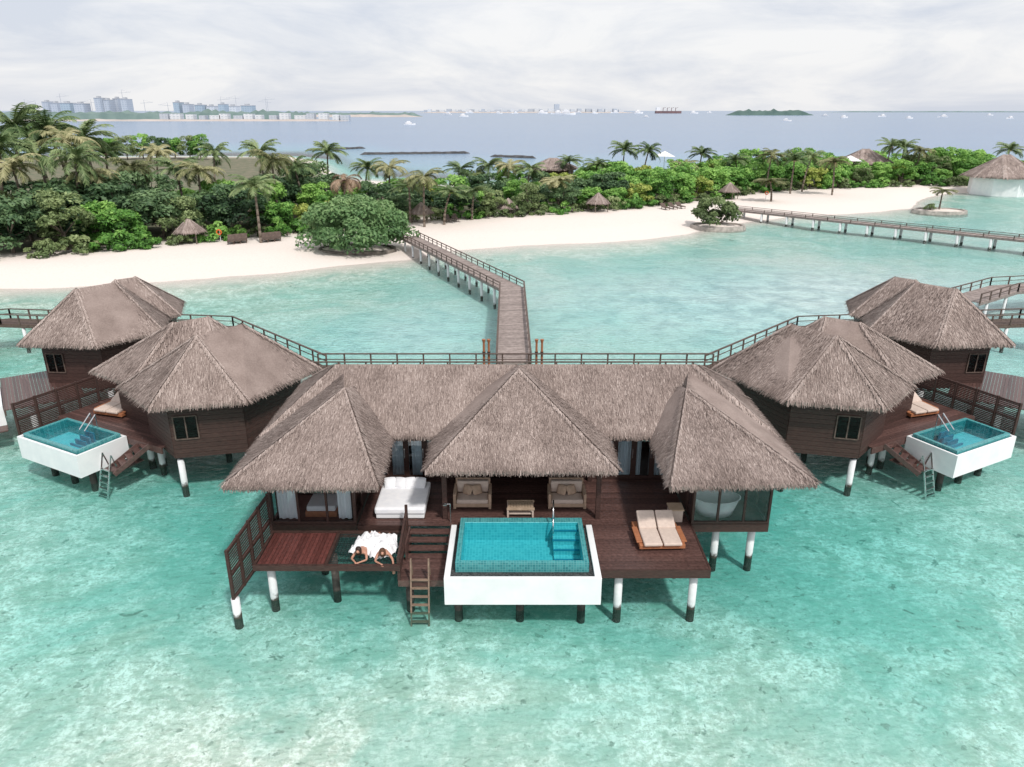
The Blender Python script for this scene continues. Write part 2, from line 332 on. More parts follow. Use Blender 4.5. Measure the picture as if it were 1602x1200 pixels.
# ================= MAIN VILLA
vil=thing('overwater_villa','large central thatched overwater villa with three hipped roofs facing a turquoise plunge pool','villa',(.3,25,0))
E=4.24; ml=V(-6.6,25.9,6.2); mr=V(6.9,25.9,6.2)
q=lambda x,y,z=E: V(x,y,z)
mb=MB(); thatch(mb,[(q(-8.95,23.6,4.3),q(9.45,23.6,4.3),mr,ml),(q(9.45,29.4),q(-8.95,29.4),ml,mr),(q(-8.95,29.4),q(-8.95,23.6),ml),(q(9.45,23.6),q(9.45,29.4),mr)],560); mb.build('roof',THATCH,vil)
ap=V(.25,24.7,6.42); ab=V(.25,25.9,6.2)
mb=MB(); thatch(mb,[(q(-2.8,21.05),q(3.42,21.05),ap),(q(3.42,21.05),q(3.42,25.9),ab,ap),(q(-2.8,25.9),q(-2.8,21.05),ap,ab)],620); mb.build('roof',THATCH,vil)
al=V(-5.9,24.1,5.92); 
mb=MB(); thatch(mb,[(q(-8.95,20.0),q(-4.12,20.0),al),(q(-4.12,20),q(-4.3,25.3),V(-5.9,25.1,5.65),al),(q(-8.95,27.4),q(-8.95,20),al,V(-6.3,25.8,5.98))],620); mb.build('roof',THATCH,vil)
ar=V(6.15,24.1,5.92)
mb=MB(); thatch(mb,[(q(4.87,20.0),q(9.5,20.2),ar),(q(9.5,20.2),q(9.5,27.4),V(6.6,25.8,5.98),ar),(q(4.95,25.3),q(4.87,20),ar,V(6.15,25.1,5.65))],620); mb.build('roof',THATCH,vil)
mb=MB()
for a,b in (((-2.4,21.5,3.98),(3.0,21.5,3.98)),((-8.4,20.6,3.98),(-4.6,20.6,3.98)),((5.3,20.6,3.98),(9,20.7,3.98)),((-4.4,23.95,4.05),(-2.6,23.95,4.05)),((3.2,23.95,4.05),(5,23.95,4.05)),((-2.4,21.5,3.98),(-2.4,24,3.98)),((3,21.5,3.98),(3,24,3.98)),((-4.6,20.6,3.98),(-4.6,24,3.98)),((5.3,20.6,3.98),(5.3,24,3.98))): mb.beam(a,b,.1,.14)
mb.build('eave_beam',WOOD,vil)
mb=MB(); boards(mb,-5.25,6.05,21.62,25.0,D,'x'); boards(mb,2.72,6.05,19.05,21.6,D,'x')
mb.build('deck',DECK,vil)
mb=MB().box(2.72,6.1,18.98,19.04,1.62,1.91).box(6.06,6.12,19.04,21.9,1.62,1.91).box(-5.25,-3.65,21.55,21.61,1.62,1.91).box(-2.0,2.7,21.6,21.64,1.5,1.86)
for y in (19.4,20.6): mb.box(2.75,6.05,y,y+.1,1.6,1.84)
mb.build('deck_fascia',WOOD,vil)
mb=MB(); boards(mb,-8.0,-5.9,19.5,21.3,1.78,'y',.12); ld=mb.build('deck',REDDECK,vil)
mb=MB().box(-8.1,-3.5,19.38,19.48,1.6,1.8).box(-5.88,-5.78,19.48,21.3,1.6,1.8).box(-3.62,-3.5,19.48,21.3,1.6,1.8).box(-8.1,-3.5,21.32,21.42,1.6,1.8).box(-8.1,-8.02,19.48,21.32,1.6,1.8)
mb.build('deck_frame',WOOD,vil)
mb=MB()
for i in range(20): x=-5.77+i*2.15/19; mb.beam((x,19.46,1.72),(x,21.35,1.72),.01)
for i in range(17): y=19.5+i*1.8/16; mb.beam((-5.8,y,1.725),(-3.58,y,1.725),.01)
mb.build('net',NET,vil)
slatscreen(False,vil,(-8.6,18.85),(-8.15,21.5),.95,2.65,1.25,3.1,4)
def room(par,x0,x1,y0,y1,mir=False):
    f=MB(mir).box(x0,x1,y0,y1,1.6,1.9).build('floor_slab',WOOD,par)
    w=MB(mir).box(x0,x1,y1-.1,y1,1.9,4.3)
    for x in np.arange(x0+.2,x1,.25): w.box(x,x+.02,y1-.125,y1-.102,1.9,4.3,.2)
    w.build('wall',WOOD,par)
room(vil,-8.2,-5.3,21.65,24.6); room(vil,6.1,8.75,21.65,24.6)
MB().box(-8.2,-8.1,22.4,28.5,1.9,4.3).box(8.65,8.75,22.9,28.5,1.9,4.3).box(-8.1,8.65,28.4,28.5,1.9,4.3).box(-5.38,-5.3,22.9,24.9,1.9,4.3).box(6.1,6.18,22.6,24.9,1.9,4.3).box(-2.55,-2.1,24.9,25,1.9,4.3).box(2.75,3.2,24.9,25,1.9,4.3).box(-5.3,6.1,24.9,25.0,3.95,4.3).box(-2.1,2.75,26.8,26.9,1.9,4.3).build('wall',WOOD,vil)
MB().box(-8.1,8.7,25.02,28.4,1.6,1.88).build('floor_slab',WOOD,vil)
def window(par,x0,x1,y,z0,z1,nd=1,m=WOOD,mir=False,axis='x'):
    mb=MB(mir); gb=MB(mir)
    B=(lambda a,b,c,d: mb.box(a,b,y-.04,y+.04,c,d)) if axis=='x' else (lambda a,b,c,d: mb.box(y-.04,y+.04,a,b,c,d))
    B(x0,x0+.08,z0,z1);B(x1-.08,x1,z0,z1);B(x0+.08,x1-.08,z0,z0+.08);B(x0+.08,x1-.08,z1-.08,z1)
    for k in range(1,nd): x=x0+(x1-x0)*k/nd; B(x-.035,x+.035,z0+.08,z1-.08)
    w=mb.build('window',m,par)
    if axis=='x': gb.add([(x0+.08,y,z0+.08),(x1-.08,y,z0+.08),(x1-.08,y,z1-.08),(x0+.08,y,z1-.08)],[(0,1,2,3)])
    else: gb.add([(y,x0+.08,z0+.08),(y,x1-.08,z0+.08),(y,x1-.08,z1-.08),(y,x0+.08,z1-.08)],[(0,1,2,3)])
    gb.build('pane',GLASS,w); return w
window(vil,-8.2,-5.3,21.7,1.92,3.95,3); window(vil,21.75,22.9,-5.34,1.92,3.95,1,axis='y'); window(vil,21.75,22.4,-8.15,1.92,3.95,1,axis='y')
window(vil,6.1,8.75,21.7,1.92,3.95,3); window(vil,21.75,22.6,6.14,1.92,3.95,1,axis='y'); window(vil,21.75,22.9,8.7,1.92,3.95,1,axis='y')
def door(x0,x1,y=24.95):
    mb=MB().box(x0,x0+.1,y-.03,y+.03,1.91,3.95).box(x1-.1,x1,y-.03,y+.03,1.91,3.95).box(x0+.1,x1-.1,y-.03,y+.03,1.91,2.05).box(x0+.1,x1-.1,y-.03,y+.03,3.85,3.95)
    d=mb.build('door',WOOD,vil); MB().box(x0+.1,x1-.1,y-.005,y+.005,2.05,3.85).build('pane',GLASS,d)
    MB().box(x1-.07,x1-.04,y-.07,y-.032,2.8,3.2).build('handle',STEEL,d)
for a,b in ((-5.28,-4.65),(-4.65,-4.0),(-4.0,-3.3),(-3.3,-2.55),(3.2,3.9),(3.9,4.6),(4.6,5.3),(5.3,6.1),(-2.1,-1.35),(2.0,2.75)): door(a,b)
for a,b in (((-8.0,21.95,0),(-7.35,21.95,0)),((-5.95,21.95,0),(-5.5,21.95,0)),((-5.2,25.05,0),(-4.8,25.05,0)),((-4.55,25.05,0),(-3.9,25.05,0)),((-3.8,25.05,0),(-3.2,25.05,0)),((3.5,25.05,0),(3.9,25.05,0)),((4.0,25.05,0),(4.9,25.05,0)),((5.2,25.05,0),(5.9,25.05,0)),((-2.05,25.05,0),(-1.5,25.05,0)),((2.1,25.05,0),(2.7,25.05,0))):
    mb=MB(); curtain(mb,a,b,1.95,3.9,.04); mb.build('curtain',CURT,vil,smooth=True)
for x,y in ((-2.3,22.05),(2.95,22.05),(-2.3,24.8),(2.95,24.8)): MB().box(x-.08,x+.08,y-.08,y+.08,1.905,4.0).build('post',WOOD,vil)
mb=MB(); 
for i in range(4): z=1.9-.17*(i+1); y=21.62-.24*(i+1); mb.box(-3.45,-2.1,y,y+.28,z-.05,z,.6)
mb.box(-3.5,-3.45,20.5,21.6,1.0,1.85); mb.box(-2.1,-2.06,20.5,21.6,1.0,1.85); mb.build('stairs',DECK,vil)
mb=MB(); boards(mb,-3.6,-2.1,19.5,20.75,1.2,'x'); mb.box(-3.6,-2.1,19.44,19.49,.98,1.21); mb.build('landing',DECK,vil)
mb=MB().beam((-3.56,21.55,1.2),(-3.56,21.55,2.7),.09).beam((-3.56,19.5,1.2),(-3.56,19.5,2.05),.09).beam((-3.56,21.55,2.5),(-3.56,19.5,2.0),.07)
for i in range(4): mb.beam((-3.56,21.5,2.3-i*.25),(-3.56,19.55,1.9-i*.2),.03,.06)
mb.build('railing',WOOD,vil)
# pool
shell=MB().box(-2.05,2.7,18.5,18.62,1.0,1.95).box(-2.05,-1.87,18.62,21.55,1.0,1.95).box(2.5,2.7,18.62,21.55,1.0,1.95).box(-1.87,2.5,18.62,21.55,1.0,1.1).build('pool',WHITE,vil,bev=.012)
MB().box(-1.87,2.5,18.62,18.95,1.1,1.86).box(-1.87,-1.74,18.95,21.5,1.1,1.86).box(2.36,2.5,18.95,21.5,1.1,1.86).build('pebble_strip',PEBBLE,shell)
MB().box(-1.73,2.35,18.95,19.08,1.1,2.2).box(-1.73,2.35,21.3,21.58,1.1,2.2).box(-1.73,-1.58,19.08,21.3,1.1,2.2).box(2.2,2.35,19.08,21.3,1.1,2.2).build('rim',TILE,shell)
MB().box(-1.58,2.2,19.08,21.3,1.42,1.5).add([(-1.577,19.083,1.5),(2.197,19.083,1.5),(2.197,21.297,1.5),(-1.577,21.297,1.5),(-1.577,19.083,2.2),(2.197,19.083,2.2),(2.197,21.297,2.2),(-1.577,21.297,2.2)],[(0,1,5,4),(1,2,6,5),(2,3,7,6),(3,0,4,7)]).build('basin',TILEIN,shell)
mb=MB(); nb=MB()
for i in range(4):
    y0=19.95+i*.34; z=1.6+i*.15; mb.box(1.35,2.195,y0,21.29 if i==3 else y0+.33,1.505,z); nb.box(1.33,2.19,y0-.02,y0+.07,z+.003,z+.02)
st_=mb.build('pool_steps',TILEIN,shell)
nb.build('step_edge_tiles',STEP,shell)
MB().add([(-1.575,19.085,2.18),(2.195,19.085,2.18),(2.195,21.295,2.18),(-1.575,21.295,2.18)],[(0,1,2,3)]).build('water_surface',POOLW,shell)
mb=MB().cyl((1.4,21.42,2.22),(1.38,21.45,2.95),.025,n=8).cyl((1.38,21.45,2.95),(1.36,21.0,2.5),.025,n=8).cyl((1.36,21.0,2.5),(1.36,20.9,2.0),.025,n=8); mb.build('handrail',STEEL,shell,smooth=True)
for x,y,z1 in ((3.35,19.35,1.6),(5.7,19.35,1.6),(7.15,22.2,1.6),(8.4,22.2,1.6),(-7.7,19.8,1.6),(-8.58,18.9,.95),(-6.6,21.9,1.6),(5.7,21.8,1.6),(-8,25,1.6),(8.6,25,1.6),(4.5,23.5,1.6),(-4.5,23.5,1.6)): pile(vil,x,y,z1)
for x,y,z1 in ((-1.7,19.3,1.0),(.25,19.3,1.0),(2.2,19.3,1.0),(-3.3,19.8,1.1),(-5.8,20.3,1.6),(0,23,1.6)): pile(vil,x,y,z1,.13,dark=True)
def ladder(label,x,y,z,mir=False,rot=0,mat=MWOOD):
    r=thing('ladder',label,'ladder',(x,y,z),rot if not mir else -rot,local=True,mir=mir); mb=MB()
    for s in (-.28,.28): mb.beam((s,.35,-.05),(s,.15,.72),.05); mb.beam((s,.15,.72),(s,-.45,-1.45),.05)
    mb.build('side_rail',mat,r); mb=MB()
    for i in range(6): t=.3+i*.12; mb.beam((-.28,.15-.6*t,.72-2.17*t),(.28,.15-.6*t,.72-2.17*t),.1,.03)
    mb.build('rung',mat,r); return r
ladder('brown wooden swim ladder dropping from the central villa landing into the sea',-2.9,19.42,1.2)
def pillow(par,x,y,z,w,rz,tilt,mat,name='pillow'):
    mb=MB(); n=8; vs=[]
    for s in (1,-1):
        for i in range(n+1):
            for j in range(n+1):
                u,v=i/n*2-1,j/n*2-1; h=.11*max(0,(1-u**4)*(1-v**4))**.6*s
                k=1-.08*(u*u*v*v); vs.append((u*w/2*k,v*w/2*k,h*w*1.6))
    Rm=Matrix.Translation((x,y,z))@Matrix.Rotation(rz,4,'Z')@Matrix.Rotation(tilt,4,'X')
    vs=[Rm@Vector(p) for p in vs]; o=(n+1)**2
    mb.add(vs,[(i*(n+1)+j,(i+1)*(n+1)+j,(i+1)*(n+1)+j+1,i*(n+1)+j+1) for i in range(n) for j in range(n)]+[(o+i*(n+1)+j+1,o+(i+1)*(n+1)+j+1,o+(i+1)*(n+1)+j,o+i*(n+1)+j) for i in range(n) for j in range(n)])
    return mb.build(name,mat,par,smooth=True)
t=thing('daybed','large square white mattress daybed with white pillows on the left of the deck','daybed',(-3.85,22.9,D))
MB().box(-4.68,-3.02,21.98,23.85,1.93,2.1).build('base',WHITE,t,bev=.03); MB().box(-4.72,-2.98,21.93,23.9,2.1,2.36).build('mattress',CLOTH,t,bev=.07)
for i,(lab) in enumerate(('leftmost','second','third','rightmost')):
    p=thing('pillow',lab+' white pillow propped at the back of the square daybed','pillow',(-4.4+i*.36,23.65,2.36)); pillow(p,-4.4+i*.36,23.5,2.5,.42,.2*(-1)**i,.9,CLOTH,'cover')
def sofa(x,lab,pl):
    t=thing('sofa',lab,'sofa',(x,23.0,D)); 
    MB().box(x-.62,x+.62,22.65,23.45,1.98,2.12).box(x-.62,x+.62,23.4,23.48,2.12,2.75).build('frame',TAN,t,bev=.01)
    for s in (-1,1): MB().box(x+s*.62-.05,x+s*.62+.05,22.63,23.48,1.91,2.5).build('armrest',TAN,t,bev=.02)
    MB().box(x-.56,x+.56,22.63,23.2,2.12,2.28).build('seat',BEIGE,t,bev=.04); MB().box(x-.56,x+.56,23.2,23.38,2.28,2.72).build('backrest',BEIGE,t,bev=.04)
    for k in range(2):
        p=thing('cushion',pl[k],'cushion',(x-.2+k*.36,23.1,2.28)); pillow(p,x-.18+k*.34,23.06,2.47,.36,(-.5,.5)[k],1.1,TAN,'cover')
sofa(-1.4,'beige outdoor sofa under the left end of the central roof',('left tan cushion on the left sofa','right tan cushion on the left sofa'))
sofa(1.95,'beige outdoor sofa under the right end of the central roof',('left tan cushion on the right sofa','right tan cushion on the right sofa'))
t=thing('coffee_table','low pale coffee table with slatted top between the two sofas','table',(.3,22.3,D))
mb=MB()
for i in range(9): mb.box(-.15+i*.1,-.06+i*.1,22.1,22.6,2.25,2.28)
mb.box(-.18,.78,22.07,22.1,2.2,2.29).box(-.18,.78,22.6,22.63,2.2,2.29).build('tabletop',LWOOD,t)
for x in (-.14,.72):
    for y in (22.12,22.56): MB().box(x-.03,x+.03,y-.03,y+.03,1.905,2.25).build('leg',BEIGE,t)
MB().box(-.1,.7,22.14,22.56,2.0,2.04).build('shelf',BEIGE,t)
def lounger(lab,x,y,z,rot,mir=False,mat=ORANGE,s=1):
    t=thing('double_sun_lounger',lab,'sun lounger',(x,y,z),-rot if mir else rot,local=True,mir=mir); t.scale=(s,s,s)
    MB().box(-.8,.8,-.75,.85,.1,.26).box(-.88,-.68,-.6,.4,.26,.32).box(.68,.88,-.6,.4,.26,.32).build('frame',mat,t,bev=.02)
    for sx in (-.7,.7):
        for sy in (-.65,.7): MB().box(sx-.04,sx+.04,sy-.04,sy+.04,.005,.1).build('leg',WOOD,t)
    for s in (-1,1):
        MB().box(s*.34-.32,s*.34+.32,-.85,.2,.262,.38).build('mattress',BEIGE,t,bev=.04)
        b=MB(); a=math.radians(28); c,sn=math.cos(a),math.sin(a); L=.75
        vs=[(xx,.2+yy*c-zz*sn,.3+yy*sn+zz*c) for zz in (0,.12) for yy in (0,L) for xx in (s*.34-.32,s*.34+.32)]
        b.add(vs,[(0,2,3,1),(4,5,7,6),(0,1,5,4),(2,6,7,3),(0,4,6,2),(1,3,7,5)]).build('backrest',BEIGE,t,bev=.04)
    return t
lounger('double sun lounger with two beige mattresses on the right deck of the central villa',4.78,20.7,D,.03,s=.92)
t=thing('side_table','small square pale wooden side table beside the glass bathroom','table',(5.6,22.0,D))
MB().box(5.35,5.85,21.75,22.25,2.35,2.4).build('tabletop',LWOOD,t); mb=MB()
for i in range(6): mb.box(5.38,5.82,21.77+i*.08,21.82+i*.08,1.91,2.35)
mb.build('slatted_body',BEIGE,t)
t=thing('bathtub','white oval bathtub inside the glass bathroom of the right wing','bathtub',(7.25,22.4,D))
MB().lathe((7.1,22.45,1.9),[(.0,.0),(.52,.0),(.62,.3),(.7,.62),(.74,.64),(.7,.66),(.62,.5),(.5,.15),(0,.12)],28,1.15,.75).build('tub',WHITE,t,smooth=True)
MB().cyl((7.25,23.0,1.9),(7.25,23.0,2.8),.02,n=8).cyl((7.25,23.0,2.8),(7.25,22.8,2.8),.02,n=8).build('tap',STEEL,t)
t=thing('indoor_daybed','low white daybed behind the glass of the left wing','daybed',(-6.6,22.3,D))
MB().box(-7.15,-6.05,22.1,23.1,1.91,2.12).build('frame',ORANGE,t,bev=.02); MB().box(-7.1,-6.1,22.12,23.08,2.12,2.32).build('mattress',CLOTH,t,bev=.05)
t=thing('outdoor_shower','slim steel outdoor shower post at the back left corner of the pool','shower',(-2.1,21.8,D))
MB().cyl((-2.1,21.8,1.9),(-2.1,21.8,2.6),.025,n=8).cyl((-2.1,21.8,2.6),(-2.28,21.7,2.66),.02,n=8).build('pipe',STEEL,t); MB().cyl((-2.28,21.7,2.62),(-2.28,21.7,2.66),.08,n=12).build('shower_head',STEEL,t)
# ================= people on the net
def person(lab,loc,rot,dangle,hair):
    r=thing('person',lab,'person',loc,rot,local=True)
    vs=[];es=[];rd=[]
    def add(p,rr,par=None):
        vs.append(p); rd.append(rr); 
        if par is not None: es.append((par,len(vs)-1))
        return len(vs)-1
    pe=add((0,0,.12),.13); sp=add((0,-.2,.13),.11,pe); ch=add((0,-.42,.18),.125,sp); nk=add((0,-.55,.25),.052,ch)
    h1=add((0,-.62,.31),.075,nk); h2=add((0,-.67,.38),.088,h1); h3=add((0,-.69,.45),.06,h2); add((0,-.775,.36),.016,h2); 
    for s in (-1,1):
        sh_=add((s*.17,-.44,.17),.055,ch)
        if s==dangle: el=add((s*.3,-.66,.1),.04,sh_); wr=add((s*.33,-.83,-.1),.028,el); ha=add((s*.33,-.88,-.18),.03,wr); dr=V(0,-.25,-1).normalized(); sd=V(1,0,0)
        else: el=add((s*.25,-.64,.05),.04,sh_); wr=add((s*.08,-.82,.06),.028,el); ha=add((s*.03,-.88,.06),.03,wr); dr=V(-s*.5,-.85,0).normalized(); sd=V(.85,-s*.5,0).normalized()
        hp=Vector(vs[ha])
        for k,(o,l) in enumerate(((-.03,.07),(-.01,.08),(.01,.075),(.03,.06))):
            a=add(tuple(hp+sd*o+dr*.03),.009,ha); b=add(tuple(hp+sd*o*1.2+dr*(.03+l*.5)),.008,a); add(tuple(hp+sd*o*1.2+dr*(.03+l)+V(0,0,-.012)),.007,b)
        a=add(tuple(hp-sd*s*.045+dr*0),.01,ha); add(tuple(hp-sd*s*.06+dr*.035),.008,a)
        hi=add((s*.1,.1,.11),.09,pe); kn=add((s*.13,.5,.08),.06,hi); an=add((s*.14,.88,.06),.04,kn); add((s*.15,1.0,.03),.03,an)
    me=bpy.data.meshes.new('body'); me.from_pydata(vs,es,[]); me.materials.append(SKIN)
    o=bpy.data.objects.new('body',me); COL.objects.link(o); o.parent=r
    o.modifiers.new('s','SKIN'); sv=me.skin_vertices[0].data
    for i,x in enumerate(rd): sv[i].radius=(x,x)
    sv[0].use_root=True; u=o.modifiers.new('u','SUBSURF'); u.levels=1; u.render_levels=1; o.modifiers['s'].use_smooth_shade=True
    mb=MB(); mb.lathe((0,-.655,.35),[(.02,.15),(.075,.13),(.1,.07),(.105,0),(.1,-.08),(.07,-.14)],16,1,.95)
    mb.v=[(x,y+.035 if y<-.66 else y+.02,z) for x,y,z in mb.v]; mb.build('hair',hair,r,smooth=True)
    for s in (-1,1): MB().lathe((s*.033,-.758,.385),[(0,.01),(.01,0),(0,-.01)],8).build('eye',HAIR,r)
    mb=MB(); nn=26; vs2=[]
    for i in range(nn+1):
        for j in range(nn+1):
            u_,v_=i/nn*2-1,j/nn*2-1; ed=1+.3*noise.noise((math.atan2(v_,u_)*1.5,rot*3,1)); x=u_*.44*ed; y=.22+v_*.6*ed
            z=.25*max(0,1-max(abs(u_),abs(v_))**3)+.16*noise.noise((x*5,y*5,rot*9))+.1*noise.noise((x*13,y*13,2))+.05
            vs2.append((x,y,max(.015,z)))
    mb.add(vs2,[(i*(nn+1)+j,(i+1)*(nn+1)+j,(i+1)*(nn+1)+j+1,i*(nn+1)+j+1) for i in range(nn) for j in range(nn)]).build('robe',CLOTH,r,smooth=True)
person('dark haired person lying face down in a white robe on the left of the net',(-4.75,20.4,1.73),-.15,0,HAIR)
person('person in a white robe on the net with one arm hanging over the edge',(-4.15,20.32,1.73),.12,1,mk('brown_hair',(.12,.06,.035),(.07,.035,.02),20))
# ================= neighbour villas
def side_villa(mir,n,lab):
    if n==1:
        E1=[(-16.6,28.9),(-14.2,26.4),(-10.6,27.2),(-8.7,31.3),(-11.3,33.8),(-15,32.8)]; r1=((-13,28.9,6.4),(-11.6,30.3,6.52))
        E2=[(-18.8,30.8),(-16.3,29.2),(-12.5,30),(-11.3,33),(-12.8,34.8),(-16.8,34.6)]; r2=((-15.1,31.5,6.25),(-13.9,32.3,6.3)); c=(-13,30,0)
    else:
        E1=[(-24.6,34.8),(-20.6,34.5),(-18.4,37.2),(-19.4,40),(-21.5,41.5),(-25,40)]; r1=((-22.6,37.2,6.45),(-21.1,38.3,6.55))
        E2=[(-21,38),(-19,40.6),(-20,43.5),(-24,43),(-24.5,39)]; r2=((-22.1,40.3,6.25),(-21.4,41,6.25)); c=(-21.6,38.5,0)
    t=thing('overwater_villa',lab,'villa',c,mir=mir)
    for e,r in ((E1,r1),(E2,r2)):
        mb=MB(mir); thatch(mb,polyroof(e,*r),320 if n==1 else 200,L=.25,w=.03 if n==1 else .04,fr=95,soff=.15); mb.build('roof',THATCH,t)
        cx=sum(p[0] for p in e)/len(e); cy=sum(p[1] for p in e)/len(e)
        w=[(cx+(p[0]-cx)*.78,cy+(p[1]-cy)*.78) for p in e]
        mb=MB(mir)
        for i in range(len(w)):
            a,b=Vector((*w[i],0)),Vector((*w[(i+1)%len(w)],0)); k=int((b-a).length/.3)+1
            for z in np.arange(1.65,4.1,.2):
                mb.beam(a+V(0,0,z+.1),b+V(0,0,z+.1),.06,.19,rng.uniform(.35,.65))
        mb.prism([(cx+(p[0]-cx)*.8,cy+(p[1]-cy)*.8) for p in w],1.5,1.64); mb.build('wall',WOOD,t)
        for i,p in enumerate(w):
            if i<5: pile(t,cx+(p[0]-cx)*.93,cy+(p[1]-cy)*.93,1.5,mir=mir)
        a,b=Vector((*w[1],0)),Vector((*w[2],0)); 
        if n==2: a,b=Vector((*w[0],0)),Vector((*w[1],0))
        d=(b-a).normalized(); nn=V(d.y,-d.x,0); L_=(b-a).length; a=a+nn*.06+d*.15; b=a+d*min(.9,L_-.3)
        f=MB(mir)
        for z in (2.5,3.5): f.beam(a+V(0,0,z),b+V(0,0,z),.05)
        for k in range(3): f.beam(a+(b-a)*k/2+V(0,0,2.5),a+(b-a)*k/2+V(0,0,3.5),.05)
        wd=f.build('window',RAIL,t); MB(mir).add([a+V(0,0,2.5),b+V(0,0,2.5),b+V(0,0,3.5),a+V(0,0,3.5)],[(0,1,2,3)]).build('pane',DGLASS,wd)
    if n==1: o=V(-18.9,28.65,0); a=math.radians(-28)
    else: o=V(-26.2,33.1,0); a=math.radians(-55)
    ex=V(math.cos(a),math.sin(a),0); ey=V(-math.sin(a),math.cos(a),0)
    def RB(mb,x0,x1,y0,y1,z0,z1,tone=.5):
        vs=[o+ex*x+ey*y+V(0,0,z) for z in (z0,z1) for y in (y0,y1) for x in (x0,x1)]
        mb.add(vs,[(0,2,3,1),(4,5,7,6),(0,1,5,4),(2,6,7,3),(0,4,6,2),(1,3,7,5)],tone)
    mb=MB(mir); dx=4.2 if n==1 else 2.4
    for i in range(22): RB(mb,-2.9,dx,1.2+i*.15,1.34+i*.15,1.85,1.9,rng.uniform(.2,.8))
    RB(mb,-2.9,dx,1.13,1.19,1.6,1.9); RB(mb,2.15,2.9,-.2,1.12,1.0,1.06); mb.build('deck',DECK,t)
    mb=MB(mir); RB(mb,-2.05,2.05,-1.15,-1.05,1.0,2.0);RB(mb,-2.05,2.05,1.0,1.1,1.0,2.0);RB(mb,-2.05,-1.95,-1.05,1.0,1.0,2.0);RB(mb,1.95,2.05,-1.05,1.0,1.0,2.0);RB(mb,-1.95,1.95,-1.05,1.0,1.0,1.1)
    p=mb.build('pool',WHITE,t)
    mb=MB(mir); RB(mb,-1.85,1.85,-.98,-.85,1.12,2.12);RB(mb,-1.85,1.85,.85,.98,1.12,2.12);RB(mb,-1.85,-1.72,-.85,.85,1.12,2.12);RB(mb,1.72,1.85,-.85,.85,1.12,2.12); mb.build('rim',TILE,p)
    mb=MB(mir); RB(mb,-1.72,1.72,-.85,.85,1.12,1.5); mb.build('basin',TILEIN,p)
    mb=MB(mir)
    for i in range(4): RB(mb,-.3+i*.06,.5,.0+i*.2,.07+i*.2,1.52,1.6+i*.13)
    mb.build('pool_steps',STEP,p)
    mb=MB(mir); mb.add([o+ex*x+ey*y+V(0,0,2.09) for x,y in ((-1.715,-.845),(1.715,-.845),(1.715,.845),(-1.715,.845))],[(0,1,2,3)]); mb.build('water_surface',POOLW,p)
    mb=MB(mir)
    for s in (0,.35):
        A=o+ex*(.1+s)+ey*.9; mb.cyl(A+V(0,0,2.1),A+V(0,0,2.75),.025,n=6).cyl(A+V(0,0,2.75),A-ey*.6+V(0,0,2.2),.025,n=6)
    mb.build('handrail',STEEL,p)
    for x,y in ((-1.4,-.3),(1.4,-.3),(0,-.3),(-2.4,2.2),(1.8,2.2)):
        q_=o+ex*x+ey*y; pile(t,q_.x,q_.y,1.0 if y<1 else 1.85,.14,mir,dark=y<1)
    if n==1:
        sa=o+ex*-3.1+ey*-.5; sb=sa+ey*4.8
        slatscreen(mir,t,(sa.x,sa.y),(sb.x,sb.y),1.6,3.05,1.7,3.15,5)
    s0=o+ex*3.1+ey*1.3+V(0,0,1.85); s1=o+ex*2.5+ey*-.1+V(0,0,.95)
    if n==1: stairs(t,mir,s0,s1,.8)
    return o,ex,ey,a
for mir,side,oth in ((False,'left','right'),(True,'right','left')):
    o,ex,ey,a=side_villa(mir,1,f'nearer thatched overwater villa on the {side} with white walled pool beside its deck')
    p=o+ex*-.9+ey*2.9; lounger(f'double sun lounger on the deck of the nearer {side} neighbour villa',p.x,p.y,D,a+.2,mir)
    p=o+ex*2.35+ey*-.25; ladder(f'pale swim ladder beside the pool of the nearer {side} neighbour villa',p.x,p.y,1.0,mir,a,STEEL)
    side_villa(mir,2,f'farther thatched overwater villa at the {side} edge, behind its larger looking neighbour')
